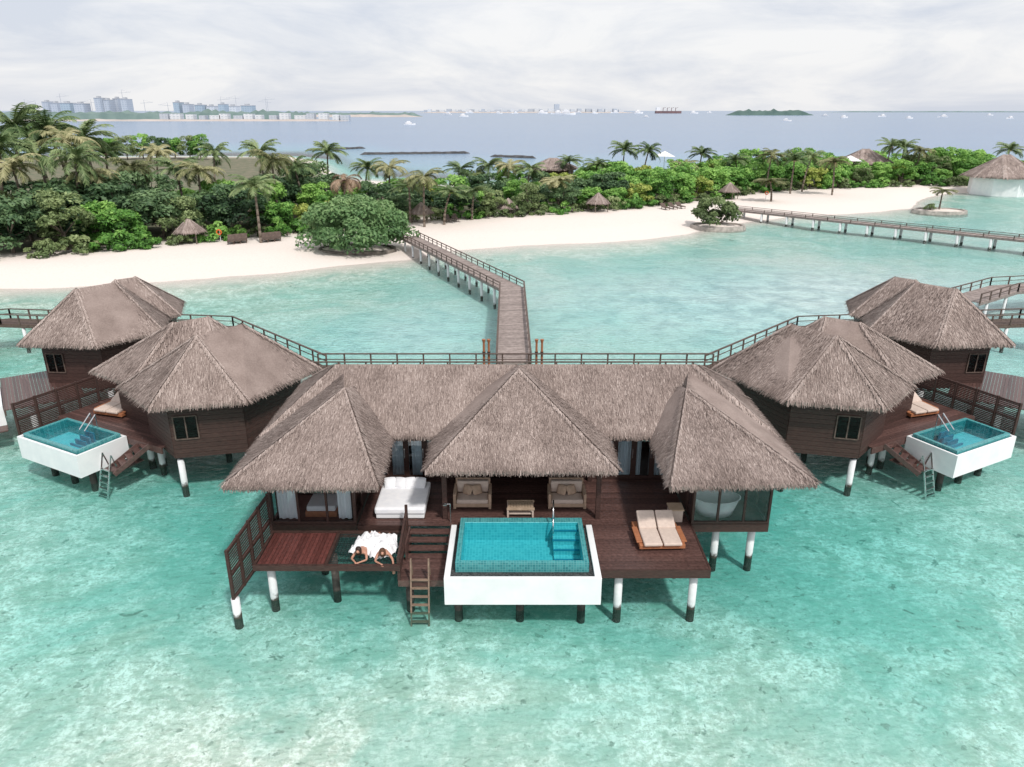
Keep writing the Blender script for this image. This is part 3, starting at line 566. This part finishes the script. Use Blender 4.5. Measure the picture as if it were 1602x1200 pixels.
# ================= walkways
def walkway(name,lab,cat,pts,w,z,mat=JETTY,rails=(1,1),pst=2.6,rs=1.4,rh=.65,mir=False,pr=.11,pd=False,railm=None):
    pts=[Vector((x,y,z)) for x,y in pts]; c=sum(pts,Vector())/len(pts); t=thing(name,lab,cat,(c.x,c.y,0),mir=mir)
    db=MB(mir); rb=MB(mir); pl=[]
    dirs=[(pts[i+1]-pts[i]).normalized() for i in range(len(pts)-1)]
    def side(i,s):
        if i==0: d=dirs[0]; k=1
        elif i==len(pts)-1: d=dirs[-1]; k=1
        else: d=(dirs[i-1]+dirs[i]).normalized(); k=1/max(.5,d.dot(dirs[i]))
        return pts[i]+V(d.y,-d.x,0)*s*w/2*k
    for i in range(len(pts)-1):
        a0,a1=side(i,-1),side(i,1); b0,b1=side(i+1,-1),side(i+1,1); L=(pts[i+1]-pts[i]).length; n=int(L/.17)
        for k in range(n):
            u,v=k/n+.06/n,(k+1)/n-.06/n; q=[a0.lerp(b0,u),a1.lerp(b1,u),a1.lerp(b1,v),a0.lerp(b0,v)]
            db.add([x for x in q]+[x-V(0,0,.05) for x in q],[(0,1,2,3),(7,6,5,4),(0,4,5,1),(1,5,6,2),(2,6,7,3),(3,7,4,0)],rng.uniform(.2,.8))
        for s,(p0,p1) in enumerate(((a0,b0),(a1,b1))):
            db.beam(p0-V(0,0,.14),p1-V(0,0,.14),.09,.18,.2)
            if rails[s]:
                up=V(0,0,rh); rb.beam(p0+up,p1+up,.12,.05); rb.beam(p0+up*.5,p1+up*.5,.04,.04); m_=max(1,int(L/rs))
                for k in range(m_+1): q=p0.lerp(p1,k/m_); rb.beam(q-V(0,0,.1),q+up,.08)
        m_=max(1,int(L/pst))
        for k in range(m_):
            u=(k+.5)/m_
            for e0,e1 in ((a0,b0),(a1,b1)): q=e0.lerp(e1,u).lerp(pts[i].lerp(pts[i+1],u),.12); pl.append(q)
    db.build('deck',mat,t); 
    if any(rails): rb.build('railing',railm or RAIL,t)
    for q in pl[:96]: pile(t,q.x,q.y,z-.15,pr,mir,pd)
    return t
walkway('jetty','long wooden jetty with dog leg bend running from the villa ring to the beach','jetty',[(.1,38.6),(.0,57),(-11.6,82.5)],1.9,1.9,rh=.5)
walkway('walkway','straight railed timber walkway behind the central villa','walkway',[(-10.7,37.6),(11.1,37.6)],1.4,1.9,mat=RAIL)
for mir,s in ((False,'left'),(True,'right')):
    walkway('walkway',f'railed timber walkway zigzagging behind the two {s} villas','walkway',[(-10.7,37.62),(-18.6,45.6),(-34,47.5),(-48,40)],1.4,1.86,mat=RAIL,mir=mir,pd=False)
    walkway('boardwalk',f'short boardwalk spur leading to the door of the nearer {s} villa','walkway',[(-12.6,38.6),(-11.6,34)],1.2,1.82,mat=JETTY,mir=mir,pst=3)
walkway('boardwalk','reddish boardwalk corner behind the farther right villa','walkway',[tuple(P(1508,470,1.9))[:2],tuple(P(1570,452,1.9))[:2],tuple(P(1680,446,1.9))[:2]],2.2,1.95,mat=JETTY)
walkway('pier','low grey pier on white posts crossing the lagoon to the right beach','pier',[tuple(P(1142,326,1.6))[:2],tuple(P(1300,343,1.6))[:2],tuple(P(1640,378,1.6))[:2]],2.0,1.6,rails=(1,1),pst=3.4,rs=3,rh=.35,pr=.17)
for i,(x,s) in enumerate(((-1.55,'left post of the pair left of'),(-1.28,'right post of the pair left of'),(1.35,'left post of the pair right of'),(1.65,'right post of the pair right of'))):
    t=thing('carved_post',f'slim carved wooden torch post, {s} the jetty entrance','post',(x,38.4,1.9))
    MB().cyl((x,38.4,1.9),(x,38.4,3.1),.07,.06,8).build('shaft',ORANGE,t); MB().cyl((x,38.4,3.1),(x,38.4,3.35),.05,.11,8).build('head',ORANGE,t); MB().cyl((x,38.4,2.55),(x,38.4,2.65),.09,n=8).build('band',WOOD,t)
# ================= vegetation
def leaves(mb,cs,nl,ls,zmin,zmax,asp=1.6):
    per=nl//len(cs)
    for (c,r,tn) in cs:
        d=nr.normal(size=(per,3)); d/=np.linalg.norm(d,axis=1)[:,None]; d[:,2]=np.where(d[:,2]<-.3,-d[:,2],d[:,2])
        rad=r*(.55+.5*nr.rand(per)**.6); p=np.array(c)+d*rad[:,None]*np.array([1,1,.8])
        n=d+nr.normal(size=(per,3))*.55+np.array([0,0,.4]); n/=np.linalg.norm(n,axis=1)[:,None]
        a=np.cross(n,nr.normal(size=(per,3))); a/=np.linalg.norm(a,axis=1)[:,None]; b=np.cross(n,a)
        s=ls*nr.uniform(.6,1.3,per)[:,None]
        q=np.stack([p-a*s*asp/2,p-b*s*.4,p+a*s*asp/2,p+b*s*.4],1)
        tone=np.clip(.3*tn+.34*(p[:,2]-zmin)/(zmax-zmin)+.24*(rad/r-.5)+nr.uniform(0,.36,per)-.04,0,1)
        mb.arr(q,tone)
def tree_proto(name,seed,h,r,nc,nl,ls,fol,trunk=True,flat=.75):
    st=random.Random(seed); t=thing(name,'tree','tree',local=True); cs=[]
    zc=h*.52 if trunk else h*.22; rz=h*.47 if trunk else h*.7
    for i in range(nc):
        th=st.uniform(0,2*PI); ph=math.asin(st.uniform(-.7,1) if trunk else st.uniform(-.15,1)); k=st.uniform(.6,1.) if trunk else st.uniform(.7,1)
        cs.append(((r*k*math.cos(th)*math.cos(ph),r*k*math.sin(th)*math.cos(ph),zc+rz*k*math.sin(ph)),r*st.uniform(.2,.4)*(1 if trunk else .85),st.random()))
    cs+= [((st.uniform(-.3,.3)*r,st.uniform(-.3,.3)*r,zc),r*.5,.1)]*2
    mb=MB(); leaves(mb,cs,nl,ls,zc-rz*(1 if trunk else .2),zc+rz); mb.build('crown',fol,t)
    mb=MB()
    if trunk: mb.cyl((0,0,-.3),(.1,0,h*.35),.2,.14,8)
    for i in range(5):
        c=cs[i*2][0]; mb.cyl((.1*trunk,0,h*.3 if trunk else -.1),(c[0]*.8,c[1]*.8,c[2]),.09,.03,6)
    mb.build('trunk',BARK,t,smooth=True); return t
TK=[('broadleaf_tree','dark dense round',tree_proto('broadleaf_tree',1,7,3.3,26,4200,.32,FOL[0])),
    ('broadleaf_tree','bright green leafy',tree_proto('broadleaf_tree',2,6.2,3.2,24,3800,.34,FOL[1])),
    ('broadleaf_tree','olive green feathery',tree_proto('broadleaf_tree',3,6.8,3.1,28,4200,.27,FOL[2])),
    ('broadleaf_tree','tall bright green',tree_proto('broadleaf_tree',4,7.4,3.0,26,4000,.32,FOL[1])),
    ('broadleaf_tree','yellow green',tree_proto('broadleaf_tree',5,5.8,2.8,20,3000,.34,FOL[3])),
    ('broadleaf_tree','deep green spreading',tree_proto('broadleaf_tree',6,6.2,3.7,30,4200,.33,FOL[0]))]
SK=[tree_proto('shrub',7,2.1,1.9,14,1300,.26,FOL[1],False),tree_proto('shrub',8,1.9,2.0,14,1300,.24,FOL[2],False)]
for s in SK: s['category']='shrub'
used=set(); ORD=['first','second','third','fourth','fifth','sixth','seventh','eighth','ninth','tenth','eleventh','twelfth','thirteenth','fourteenth','fifteenth','sixteenth','seventeenth','eighteenth','nineteenth','twentieth']+['twenty '+x for x in ('first','second','third','fourth','fifth','sixth','seventh','eighth','ninth')]+['thirtieth']+['thirty '+x for x in ('first','second','third','fourth','fifth','sixth','seventh','eighth','ninth')]+['fortieth']+['forty '+x for x in ('first','second','third','fourth','fifth','sixth','seventh','eighth','ninth')]+['fiftieth']+['fifty '+x for x in ('first','second','third','fourth','fifth')]
def place(proto,loc,rot,s,label,group):
    f=proto.name not in used; used.add(proto.name); return put(proto,f,loc,rot,s,label,group)
rows=[('front row',1.3,4.3,.88),('second row',6.0,4.6,1.0),('third row',12,5.0,1.04),('fourth row',19,5.6,1.04),('hindmost row',28,6.4,1.0)]
for ri,(rn,dy,st,sf) in enumerate(rows):
    x=-66-ri*4.; k=0
    while x<112:
        y=np.interp(x,tlx,tly)+dy+rng.uniform(-1.5,1.5)
        if abs(x/y)<.76 and not (ri==0 and (-14.5<x<-9 )) and not (ri==4 and -30<x<12) and not (x>88 and y<152) and k<len(ORD):
            if x<-28: ch=rng.choices([0,5,2,1,3],[4,3,2,2.5,1])[0]; s=sf*.94
            elif x<12: ch=rng.choices([0,1,2,3,4,5],[1.5,4,2,2,1.5,1])[0]; s=sf*.66
            else: ch=rng.choices([1,3,4,0,2],[5,3,2,1.2,.8])[0]; s=sf*.8
            s*=rng.uniform(.75,1.18); 
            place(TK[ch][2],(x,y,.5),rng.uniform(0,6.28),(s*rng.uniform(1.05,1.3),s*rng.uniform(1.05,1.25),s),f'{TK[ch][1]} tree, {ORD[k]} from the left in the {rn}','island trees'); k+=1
        x+=st*rng.uniform(.8,1.2)
k=0; x=-62
while x<108 and k<len(ORD):
    y=np.interp(x,tlx,tly)-1.3+rng.uniform(-1,.6)
    if abs(x/y)<.74 and rng.random()<.9:
        place(SK[rng.randrange(2)],(x,y,.6),rng.uniform(0,6.28),rng.uniform(.7,1.2),f'low green shrub at the beach edge, {ORD[k]} from the left','beach edge shrubs'); k+=1
    x+=rng.uniform(2.2,3.6)
for i,(px,Y) in enumerate(((150,235),(175,240),(200,238),(225,243),(250,240),(275,244),(298,240),(315,238))):
    p=PY(px,250,Y); place(TK[i%4][2],(p.x,Y,.5),i*1.3,1.05,f'distant tree on the far left spit, {ORD[i]} from the left','far spit trees')
def palm_proto(seed,fol,droop,nf=26):
    st=random.Random(seed); t=thing('palm_tree','palm','palm tree',local=True); h=8; lean=st.uniform(.3,1.1)
    mb=MB(); prev=None
    for i in range(9):
        u=i/8; p=V(lean*u*u-lean,0,h*u-.3*(i==0)); 
        if prev is not None: mb.cyl(prev,p,.17-.07*u+.02,.165-.07*u,8)
        prev=p
    mb.build('trunk',BARK,t,smooth=True)
    mb=MB()
    for f in range(nf):
        az=f*2.4+st.uniform(-.2,.2); el=st.uniform(-.35,1.25); L=st.uniform(2.6,3.5); tn=st.uniform(.1,.6)+.25*(el>0)
        pts=[]; p=V(0,0,h); e=el
        for k in range(11):
            pts.append(p.copy()); p=p+V(math.cos(az)*math.cos(e),math.sin(az)*math.cos(e),math.sin(e))*L/10; e-=droop*(.6+k*.09)
        sd=V(-math.sin(az),math.cos(az),0)
        for k in range(10):
            mb.beam(pts[k],pts[k+1],.045,.04,.7)
            d=(pts[k+1]-pts[k]).normalized()
            for m_ in range(3):
                q=pts[k].lerp(pts[k+1],m_/3); ll=.72*math.sin(min(1,(k+m_/3+1)/6)*PI/2)*(1.05-max(0,(k-5))/7)
                for s in (-1,1):
                    tip=q+sd*s*ll*.7+d*ll*.6-V(0,0,ll*st.uniform(.15,.6)); w=d*.06
                    mb.add([q-w,q+w,tip+w*.3,tip-w*.3],[(0,1,2,3)],min(1,max(0,tn+st.uniform(-.2,.25))))
    mb.build('crown',fol,t); mb=MB()
    for k in range(6): a=k*1.05; mb.lathe((.22*math.cos(a),.22*math.sin(a),h-.25),[(0,.15),(.12,.05),(.13,-.05),(0,-.15)],8)
    mb.build('coconuts',TAN if seed%2 else FOL[3],t,smooth=True); return t
PK=[palm_proto(1,PALMF[0],.13),palm_proto(2,PALMF[0],.16),palm_proto(3,PALMF[1],.18),palm_proto(4,PALMF[2],.27,20)]
palms=[(22,195,98,0),(100,222,96,2),(58,243,92,0),(0,232,90,1),(140,272,90,2),(165,238,110,0),(205,262,98,2),(45,215,108,1),(275,265,98,0),(335,240,120,1),(425,252,97,2),(398,292,86,1),(405,238,112,0),(512,238,120,0),(540,282,96,3),(575,262,118,1),(663,278,97,2),(705,300,100,1),(742,298,104,0),(765,258,126,0),(797,260,124,2),(873,283,112,2),(640,290,101,0),(977,234,140,0),(1015,236,145,1),(1098,240,150,0),(1070,258,138,2),(1208,243,140,2),(1243,250,138,0),(1270,246,142,1),(1305,253,136,2),(1395,228,160,0),(1415,230,160,1),(1580,234,155,0),(935,258,135,1),(830,265,122,1),(245,238,130,2),(1205,283,126,2),(720,264,124,0),(890,252,146,1),(120,250,88,1),(20,262,86,2),(1440,236,158,2),(1150,250,145,1),(610,262,112,2),(460,262,104,1),(310,268,96,2),(75,205,100,1),(130,215,104,0)]
pn=['green coconut palm','dark green coconut palm','yellowish coconut palm','dry brown coconut palm']
for i,(px,py,Y,kk) in enumerate(sorted(palms)):
    c=PY(px,py,Y); h=c.z-.6; s=h/8.0; sx=max(1.05,s) if kk<3 else 1.05
    if px<320: sx=max(sx,1.15)
    place(PK[kk],(c.x,Y,.6),rng.uniform(0,6.28),(sx,sx,s),f'{pn[kk]} rising above the trees, {ORD[i]} palm from the left edge','island palms')
# islets
def ring(label,c,r,h,mat=ROCK,wob=.15,sy=.7):
    mb=MB(); n=44; prof=[(r+.5,-1.2),(r+.25,-.2),(r+.12,h*.5),(r,h),(r-.35,h),(r-.45,h*.7)]
    vs=[]
    for rr,z in prof:
        for k in range(n):
            a=k*2*PI/n; q=rr+wob*noise.noise((math.cos(a)*4,math.sin(a)*4,z*3+c[0])); vs.append((c[0]+q*math.cos(a),c[1]+q*sy*math.sin(a),z+.08*noise.noise((k*.9,z*2,c[1]))))
    mb.add(vs,[(i*n+k,i*n+(k+1)%n,(i+1)*n+(k+1)%n,(i+1)*n+k) for i in range(len(prof)-1) for k in range(n)]); o=mb.build('rock_ring',mat,None); tag(o,label,'rocks')
    d=MB(); d.lathe((c[0],c[1],h*.72),[(r-.4,0),(r*.6,.15),(.01,.3)],n,1,sy); o=d.build('ground',SAND,None,smooth=True); tag(o,kind='structure')
ip=P(557,398,.3); ring('low brown rock edging around the bushy islet beside the jetty',(ip.x,ip.y+1),4.3,.85,sy=.65)
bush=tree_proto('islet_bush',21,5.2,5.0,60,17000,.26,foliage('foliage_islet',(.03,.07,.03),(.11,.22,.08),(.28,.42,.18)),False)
tag(bush,'large dense green bush covering the rocky islet beside the jetty','bush'); bush.location=(ip.x,ip.y+1.2,.7); bush.scale=(1.12,.8,1.1)
ip2=P(1124,357,.4); ring('pale stone wall ring of the round islet off the middle of the beach',(ip2.x,ip2.y+.5),3.6,.8,mk('pale_stone',(.45,.4,.36),(.24,.22,.2),2,bs=.8,bd=.1),.1)
b2=tree_proto('islet_bush',22,3.9,2.9,30,5200,.26,FOL[2],False); tag(b2,'olive green bush on the round stone ringed islet','bush'); b2.location=(ip2.x-.4,ip2.y+.6,.7)
ip3=P(1472,332,.4); ring('pale stone wall ring of the islet with a lone palm',(ip3.x,ip3.y+.5),4.0,.75,bpy.data.materials['pale_stone'],.1)
pp=dup(PK[2],(ip3.x,ip3.y+.6,.7),1.,(.8,.8,.36),'short lone palm on the round stone ringed islet at the right','islet palm'); 
dup(SK[1],(ip3.x-1.6,ip3.y+.3,.7),1.,.5,'small shrub beside the lone palm on the right islet','islet shrub'); 
def hut_proto():
    t=thing('thatched_parasol','hut','beach hut',local=True); mb=MB(); pts=[(2*math.cos(k*PI/4),2*math.sin(k*PI/4),1.7) for k in range(8)]
    thatch(mb,polyroof(pts,(0,0,3.3),(0,0,3.3001)),70,.4,.06,30,.12); mb.build('roof',THATCH,t)
    for x,y in ((1.2,1.2),(-1.2,1.2),(1.2,-1.2),(-1.2,-1.2)): MB().cyl((x,y,-.2),(x,y,2.2),.07,n=8).build('post',BARK,t)
    return t
hut=hut_proto()
for i,(px,py,s,lb) in enumerate(((300,382,.9,'small thatched beach shelter on the left beach beside dark loungers'),(795,339,.8,'thatched beach shelter in front of the middle trees, left of the widest beach'),(935,333,.9,'thatched beach shelter at the centre of the beach edge'),(660,349,.85,'thatched beach shelter just behind the jetty landing'),(1140,313,.9,'thatched beach shelter near the start of the low pier'),(590,336,1.0,'thatched shelter roof peeking above the islet bush'))):
    p=P(px,py,.6); put(hut,i==0,(p.x,p.y,.6),i,s,lb)
def bigroof(label,x,y,r,z0,z1,walls,name='thatched_building'):
    t=thing(name,label,'building',(x,y,0)); mb=MB(); pts=[(x+r*math.cos(k*PI/4+.3),y+r*math.sin(k*PI/4+.3),z0) for k in range(8)]
    thatch(mb,polyroof(pts,(x-.6,y,z1),(x+.6,y,z1)),16,.8,.14,14,.3); mb.build('roof',THATCH,t)
    w=MB().lathe((x,y,0),[(r*.82,-.5),(r*.82,z0+.2)],8); w.build('wall',walls,t); return t
c=PY(1566,285,143); bigroof('round white walled building with conical thatched roof at the far right shore',c.x,143,6.6,3.7,7.4,WHITE)
c=PY(1352,250,165); bigroof('brown thatched roof rising among the right hand trees',c.x,165,6,4.6,7.4,WOOD)
c=PY(865,258,150); bigroof('brown thatched roof half hidden by the middle palms',c.x,150,5,4.6,6.4,WOOD)
for i,(px,py,Y,lb) in enumerate(((1040,240,160,'small white peaked canopy above the middle right trees'),(1330,247,158,'small white peaked canopy left of the brown roof on the right'))):
    c=PY(px,py,Y); t=thing('canopy',lb,'canopy',(c.x,Y,.6)); MB().add([(c.x-2,Y-1.5,c.z-.5),(c.x+2,Y-1.5,c.z-.6),(c.x+2,Y+1.5,c.z-.5),(c.x-2,Y+1.5,c.z-.6),(c.x,Y,c.z+.5)],[(0,1,4),(1,2,4),(2,3,4),(3,0,4)]).build('fabric',HULL,t)
    MB().cyl((c.x,Y,.5),(c.x,Y,c.z+.5),.06,n=6).build('pole',STEEL,t)
t0=thing('beach_lounger','l','sun lounger',local=True); MB().box(-.33,.33,-.9,.3,.3,.38).beam((0,.3,.34),(0,.9,.75),.66,.07).build('frame',RAIL,t0)
for sx in (-.28,.28):
    for sy in (-.8,.4): MB().box(sx-.03,sx+.03,sy-.03,sy+.03,-.1,.3).build('leg',RAIL,t0)
bl=[(362,381),(372,380),(382,379),(415,378),(425,377),(435,376),(1040,328),(1052,327),(1064,326),(700,347),(712,346)]
for i,(px,py) in enumerate(sorted(bl)):
    p=P(px,py,.75); put(t0,i==0,(p.x,p.y,.75),.3,1.15,f'dark wooden beach lounger on the sand, {ORD[i]} one counted from the left','beach loungers')
for i,(px,py,lb) in enumerate(((345,366,'orange life ring on a post at the left beach'),(1198,300,'orange life ring on a post near the right trees'))):
    p=P(px,py+12,.8); t=thing('life_ring',lb,'life ring',(p.x,p.y,.8)); mb=MB(); n=20; mm=8
    vs=[(p.x+(.27+.07*math.cos(v*2*PI/mm))*math.cos(u*2*PI/n),p.y-.1+.07*math.sin(v*2*PI/mm),1.9+(.27+.07*math.cos(v*2*PI/mm))*math.sin(u*2*PI/n)) for u in range(n) for v in range(mm)]
    mb.add(vs,[(u*mm+v,((u+1)%n)*mm+v,((u+1)%n)*mm+(v+1)%mm,u*mm+(v+1)%mm) for u in range(n) for v in range(mm)]).build('ring',LIFER,t,smooth=True); MB().cyl((p.x,p.y+.1,.6),(p.x,p.y+.1,2.1),.04,n=6).build('post',WHITE,t)
# ================= breakwaters
for i,(x0,y0,x1,y1,lb) in enumerate(((475,237,575,233,'short dark rock breakwater, leftmost of the three beyond the island'),(560,243,738,241,'longest dark rock breakwater beyond the island'),(764,246,842,249,'dark rock breakwater, rightmost of the three beyond the island'))):
    a=P(x0,y0);b=P(x1,y1); mb=MB(); n=int((b-a).length/1.2); W=[(-2.6,-.8),(-1.5,.8),(-.3,1.0),(.9,.8),(2.4,-.8)]; vs=[]
    for k in range(n+1):
        p=a.lerp(b,k/n); e=min(1,k/2,(n-k)/2)
        for dy,z in W: vs.append((p.x+rng.uniform(-.3,.3),p.y+dy*(1+rng.uniform(-.15,.15)),-.8+(z+.8)*(.4+.6*e)+rng.uniform(-.1,.1)))
    mb.add(vs,[(k*5+j,(k+1)*5+j,(k+1)*5+j+1,k*5+j+1) for k in range(n) for j in range(4)]); tag(mb.build('breakwater',DROCK),lb,'breakwater')
# ================= far shore
def land(name,x0,x1,y,Yd,zt,mat,seed,kind='structure',base=-1.,step=12,lab=None,cat=None):
    a=PY(x0,y,Yd).x; b=PY(x1,y,Yd).x; n=max(10,int((b-a)/step)); vs=[]
    for k in range(n+1):
        x=a+(b-a)*k/n; e=min(1,k/4,(n-k)/4); z=zt*e*(.65+.6*abs(noise.noise((k*.55,seed,0)))+.25*abs(noise.noise((k*2.1,seed,1))))
        vs+= [(x,Yd,base),(x,Yd+6,z*.8),(x,Yd+30,z),(x,Yd+90,base)]
    mb=MB().add(vs,[(k*4+j,(k+1)*4+j,(k+1)*4+j+1,k*4+j+1) for k in range(n) for j in range(3)]); o=mb.build(name,mat); tag(o,lab,cat,kind=kind); return o
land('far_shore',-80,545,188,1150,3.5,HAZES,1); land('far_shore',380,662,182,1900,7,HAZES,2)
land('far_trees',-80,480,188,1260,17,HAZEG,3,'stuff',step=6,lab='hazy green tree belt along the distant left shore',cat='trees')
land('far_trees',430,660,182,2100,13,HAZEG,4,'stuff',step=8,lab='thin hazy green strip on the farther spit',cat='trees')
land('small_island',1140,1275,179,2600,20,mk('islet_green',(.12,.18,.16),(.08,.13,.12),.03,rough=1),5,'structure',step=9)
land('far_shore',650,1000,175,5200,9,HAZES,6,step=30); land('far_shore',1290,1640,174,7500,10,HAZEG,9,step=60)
def building(px0,px1,pyt,Y,mat,lab,dep=25,cap=1):
    a=PY(px0,180,Y);b=PY(px1,180,Y); zt=PY(px0,pyt,Y).z; cx=(a.x+b.x)/2; w=(b.x-a.x)/2
    t=thing('distant_building',lab,'building',(cx,Y,0)); mb=MB().box(cx-w,cx+w,Y,Y+dep,0,zt); mb.build('wall',mat,t)
    if cap: MB().box(cx-w*.4,cx+w*.3,Y+4,Y+dep*.6,zt-.5,zt+3.2).box(cx-w*1.02,cx+w*1.02,Y-.5,Y+dep+.5,zt-.8,zt+.4).build('roof',GREYM,t)
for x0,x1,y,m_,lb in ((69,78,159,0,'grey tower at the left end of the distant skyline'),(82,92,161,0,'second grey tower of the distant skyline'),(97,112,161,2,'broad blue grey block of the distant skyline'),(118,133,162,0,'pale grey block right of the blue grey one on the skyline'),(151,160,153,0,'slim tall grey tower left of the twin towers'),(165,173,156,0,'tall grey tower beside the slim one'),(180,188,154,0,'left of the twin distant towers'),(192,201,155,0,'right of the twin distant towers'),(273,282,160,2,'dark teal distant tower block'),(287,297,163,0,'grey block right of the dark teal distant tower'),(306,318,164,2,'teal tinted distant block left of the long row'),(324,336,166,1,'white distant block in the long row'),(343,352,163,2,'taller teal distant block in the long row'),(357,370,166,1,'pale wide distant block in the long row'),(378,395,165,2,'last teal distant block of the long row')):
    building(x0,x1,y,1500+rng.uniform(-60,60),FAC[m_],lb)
for i in range(16):
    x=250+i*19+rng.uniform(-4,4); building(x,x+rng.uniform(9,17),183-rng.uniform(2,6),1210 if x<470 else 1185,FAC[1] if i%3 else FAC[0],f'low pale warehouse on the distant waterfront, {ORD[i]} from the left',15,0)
for i in range(34):
    x=662+i*9.2+rng.uniform(-3,3); top=172 if i!=22 else 163
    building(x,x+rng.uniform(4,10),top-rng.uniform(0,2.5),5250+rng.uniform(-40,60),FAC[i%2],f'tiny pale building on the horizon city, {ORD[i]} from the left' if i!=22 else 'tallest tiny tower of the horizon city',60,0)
def crane(px,pyt,Y,lb,flip=1):
    c=PY(px,pyt,Y); t=thing('tower_crane',lb,'crane',(c.x,Y,0)); zt=c.z
    MB().beam((c.x,Y,0),(c.x,Y,zt),.6).build('mast',GREYM,t); MB().beam((c.x-7*flip,Y,zt-3),(c.x+18*flip,Y,zt-1),.45,.5).beam((c.x,Y,zt+3),(c.x+14*flip,Y,zt-1),.2).beam((c.x,Y,zt-2),(c.x,Y,zt+3),.4).build('jib',GREYM,t)
for i,(x,y,f) in enumerate(((38,158,1),(55,160,-1),(93,149,1),(142,158,-1),(190,143,1),(225,159,1),(262,163,-1),(345,154,1),(368,152,-1),(415,154,1),(418,158,-1))): crane(x,y,1520,f'thin distant tower crane, {ORD[i]} from the left on the skyline',f)
def boat_proto():
    t=thing('boat','boat','boat',local=True); mb=MB(); sec=[(-6,1.6,.0,1.3),(-2,2.0,-.1,1.3),(2,1.8,-.1,1.5),(5,.9,0,1.8),(7,.03,.6,2.1)]; vs=[]
    for x,w,z0,z1 in sec: vs+=[(x,-w,z1),(x,-w*.7,z0-.4),(x,w*.7,z0-.4),(x,w,z1)]
    mb.add(vs,[(i*4+j,(i+1)*4+j,(i+1)*4+(j+1)%4,i*4+(j+1)%4) for i in range(4) for j in range(4)]+[(0,1,2,3)]); mb.build('hull',HULL,t)
    MB().box(-4,2.5,-1.3,1.3,1.3,2.9).box(-2.5,1.2,-1,1,2.9,4.1).build('cabin',HULL,t,bev=.2); MB().box(-3.6,2.6,-1.33,1.33,1.9,2.4).build('cabin_window',GREYM,t); return t
bt=boat_proto()
bs=[(700,180,2),(735,177,3),(780,178,2.2),(806,178,2),(848,178,3.2),(872,179,3),(887,180,3.4),(905,177,2.4),(930,178,2),(962,177,3),(998,178,3.4),(1010,184,1),(1085,178,2.6),(1110,177,2),(1290,182,1.2),(1320,185,1.2),(1380,183,1.3),(1422,186,1),(1475,184,1.3),(1548,181,1.2),(1580,186,1),(640,196,.8),(725,183,1.5),(1230,190,.8)]
for i,(x,y,s) in enumerate(sorted(bs)):
    p=P(x,y); put(bt,i==0,p,rng.uniform(-.5,.5)+(PI if i%2 else 0),s*1.3,f'small white boat on the far sea, {ORD[i]} counted from the left' ,'white boats on the far sea')
p=P(1045,177.5); t=thing('cargo_ship','dark cargo ship with deck cranes anchored on the horizon','ship',p)
X,Y=p.x,p.y; S=Y/1220
mb=MB().prism([(X-20*S,Y-4*S),(X+16*S,Y-4*S),(X+21*S,Y),(X+16*S,Y+4*S),(X-20*S,Y+4*S)],-1,3.6*S); mb.build('hull',RUST,t)
MB().box(X-19*S,X-13*S,Y-3*S,Y+3*S,3.6*S,9*S).build('superstructure',HULL,t)
for k in range(4): xx=X+(-8+k*6.5)*S; MB().beam((xx,Y,3.6*S),(xx,Y,8.5*S),.8*S).beam((xx,Y,7.5*S),(xx+4*S,Y,9*S),.4*S).build('deck_crane',RUST,t)
# ================= light, world, camera
w=bpy.data.worlds.new('World'); sc.world=w; w.use_nodes=True; nt=w.node_tree; nt.nodes.clear()
nn=nt.nodes.new; L=nt.links.new
SE,SR=math.radians(52),math.radians(150)
sky=nn('ShaderNodeTexSky'); sky.sky_type='NISHITA'; sky.sun_disc=False; sky.sun_elevation=SE; sky.sun_rotation=SR; sky.dust_density=3
b1=nn('ShaderNodeBackground'); b1.inputs[1].default_value=.13; L(sky.outputs[0],b1.inputs[0])
tc=nn('ShaderNodeTexCoord'); mp=nn('ShaderNodeMapping'); mp.inputs['Scale'].default_value=(1,1,3.8); L(tc.outputs['Generated'],mp.inputs[0])
nz=nn('ShaderNodeTexNoise'); nz.inputs['Scale'].default_value=4.2; nz.inputs['Detail'].default_value=9; nz.inputs['Roughness'].default_value=.6; nz.inputs['Distortion'].default_value=.5; L(mp.outputs[0],nz.inputs[0])
cr=nn('ShaderNodeValToRGB'); e=cr.color_ramp.elements; e[0].position=.34; e[0].color=(.73,.77,.86,1); e[1].position=.6; e[1].color=(1,.995,1,1); L(nz.outputs[0],cr.inputs[0])
b2=nn('ShaderNodeBackground'); b2.inputs[1].default_value=1.0; L(cr.outputs[0],b2.inputs[0])
mx=nn('ShaderNodeMixShader'); mx.inputs[0].default_value=.88; L(b1.outputs[0],mx.inputs[1]); L(b2.outputs[0],mx.inputs[2])
ow=nn('ShaderNodeOutputWorld'); L(mx.outputs[0],ow.inputs[0])
sd=bpy.data.lights.new('sun','SUN'); sd.energy=2.9; sd.angle=math.radians(4); sd.color=(1,.95,.9); so=bpy.data.objects.new('sun',sd); COL.objects.link(so)
dv=V(math.sin(SR)*math.cos(SE),math.cos(SR)*math.cos(SE),math.sin(SE)); so.rotation_euler=dv.to_track_quat('Z','Y').to_euler(); so.location=(20,-20,60)
cd=bpy.data.cameras.new('camera'); cd.sensor_width=36; cd.lens=36*F/1602; cd.clip_end=80000; cd.clip_start=.3
co=bpy.data.objects.new('camera',cd); COL.objects.link(co); co.location=(0,0,H); co.rotation_euler=(PI/2-PIT,0,0); sc.camera=co
sc.view_settings.view_transform='Standard'
try: sc.view_settings.look='None'
except: pass
sc.view_settings.exposure=0
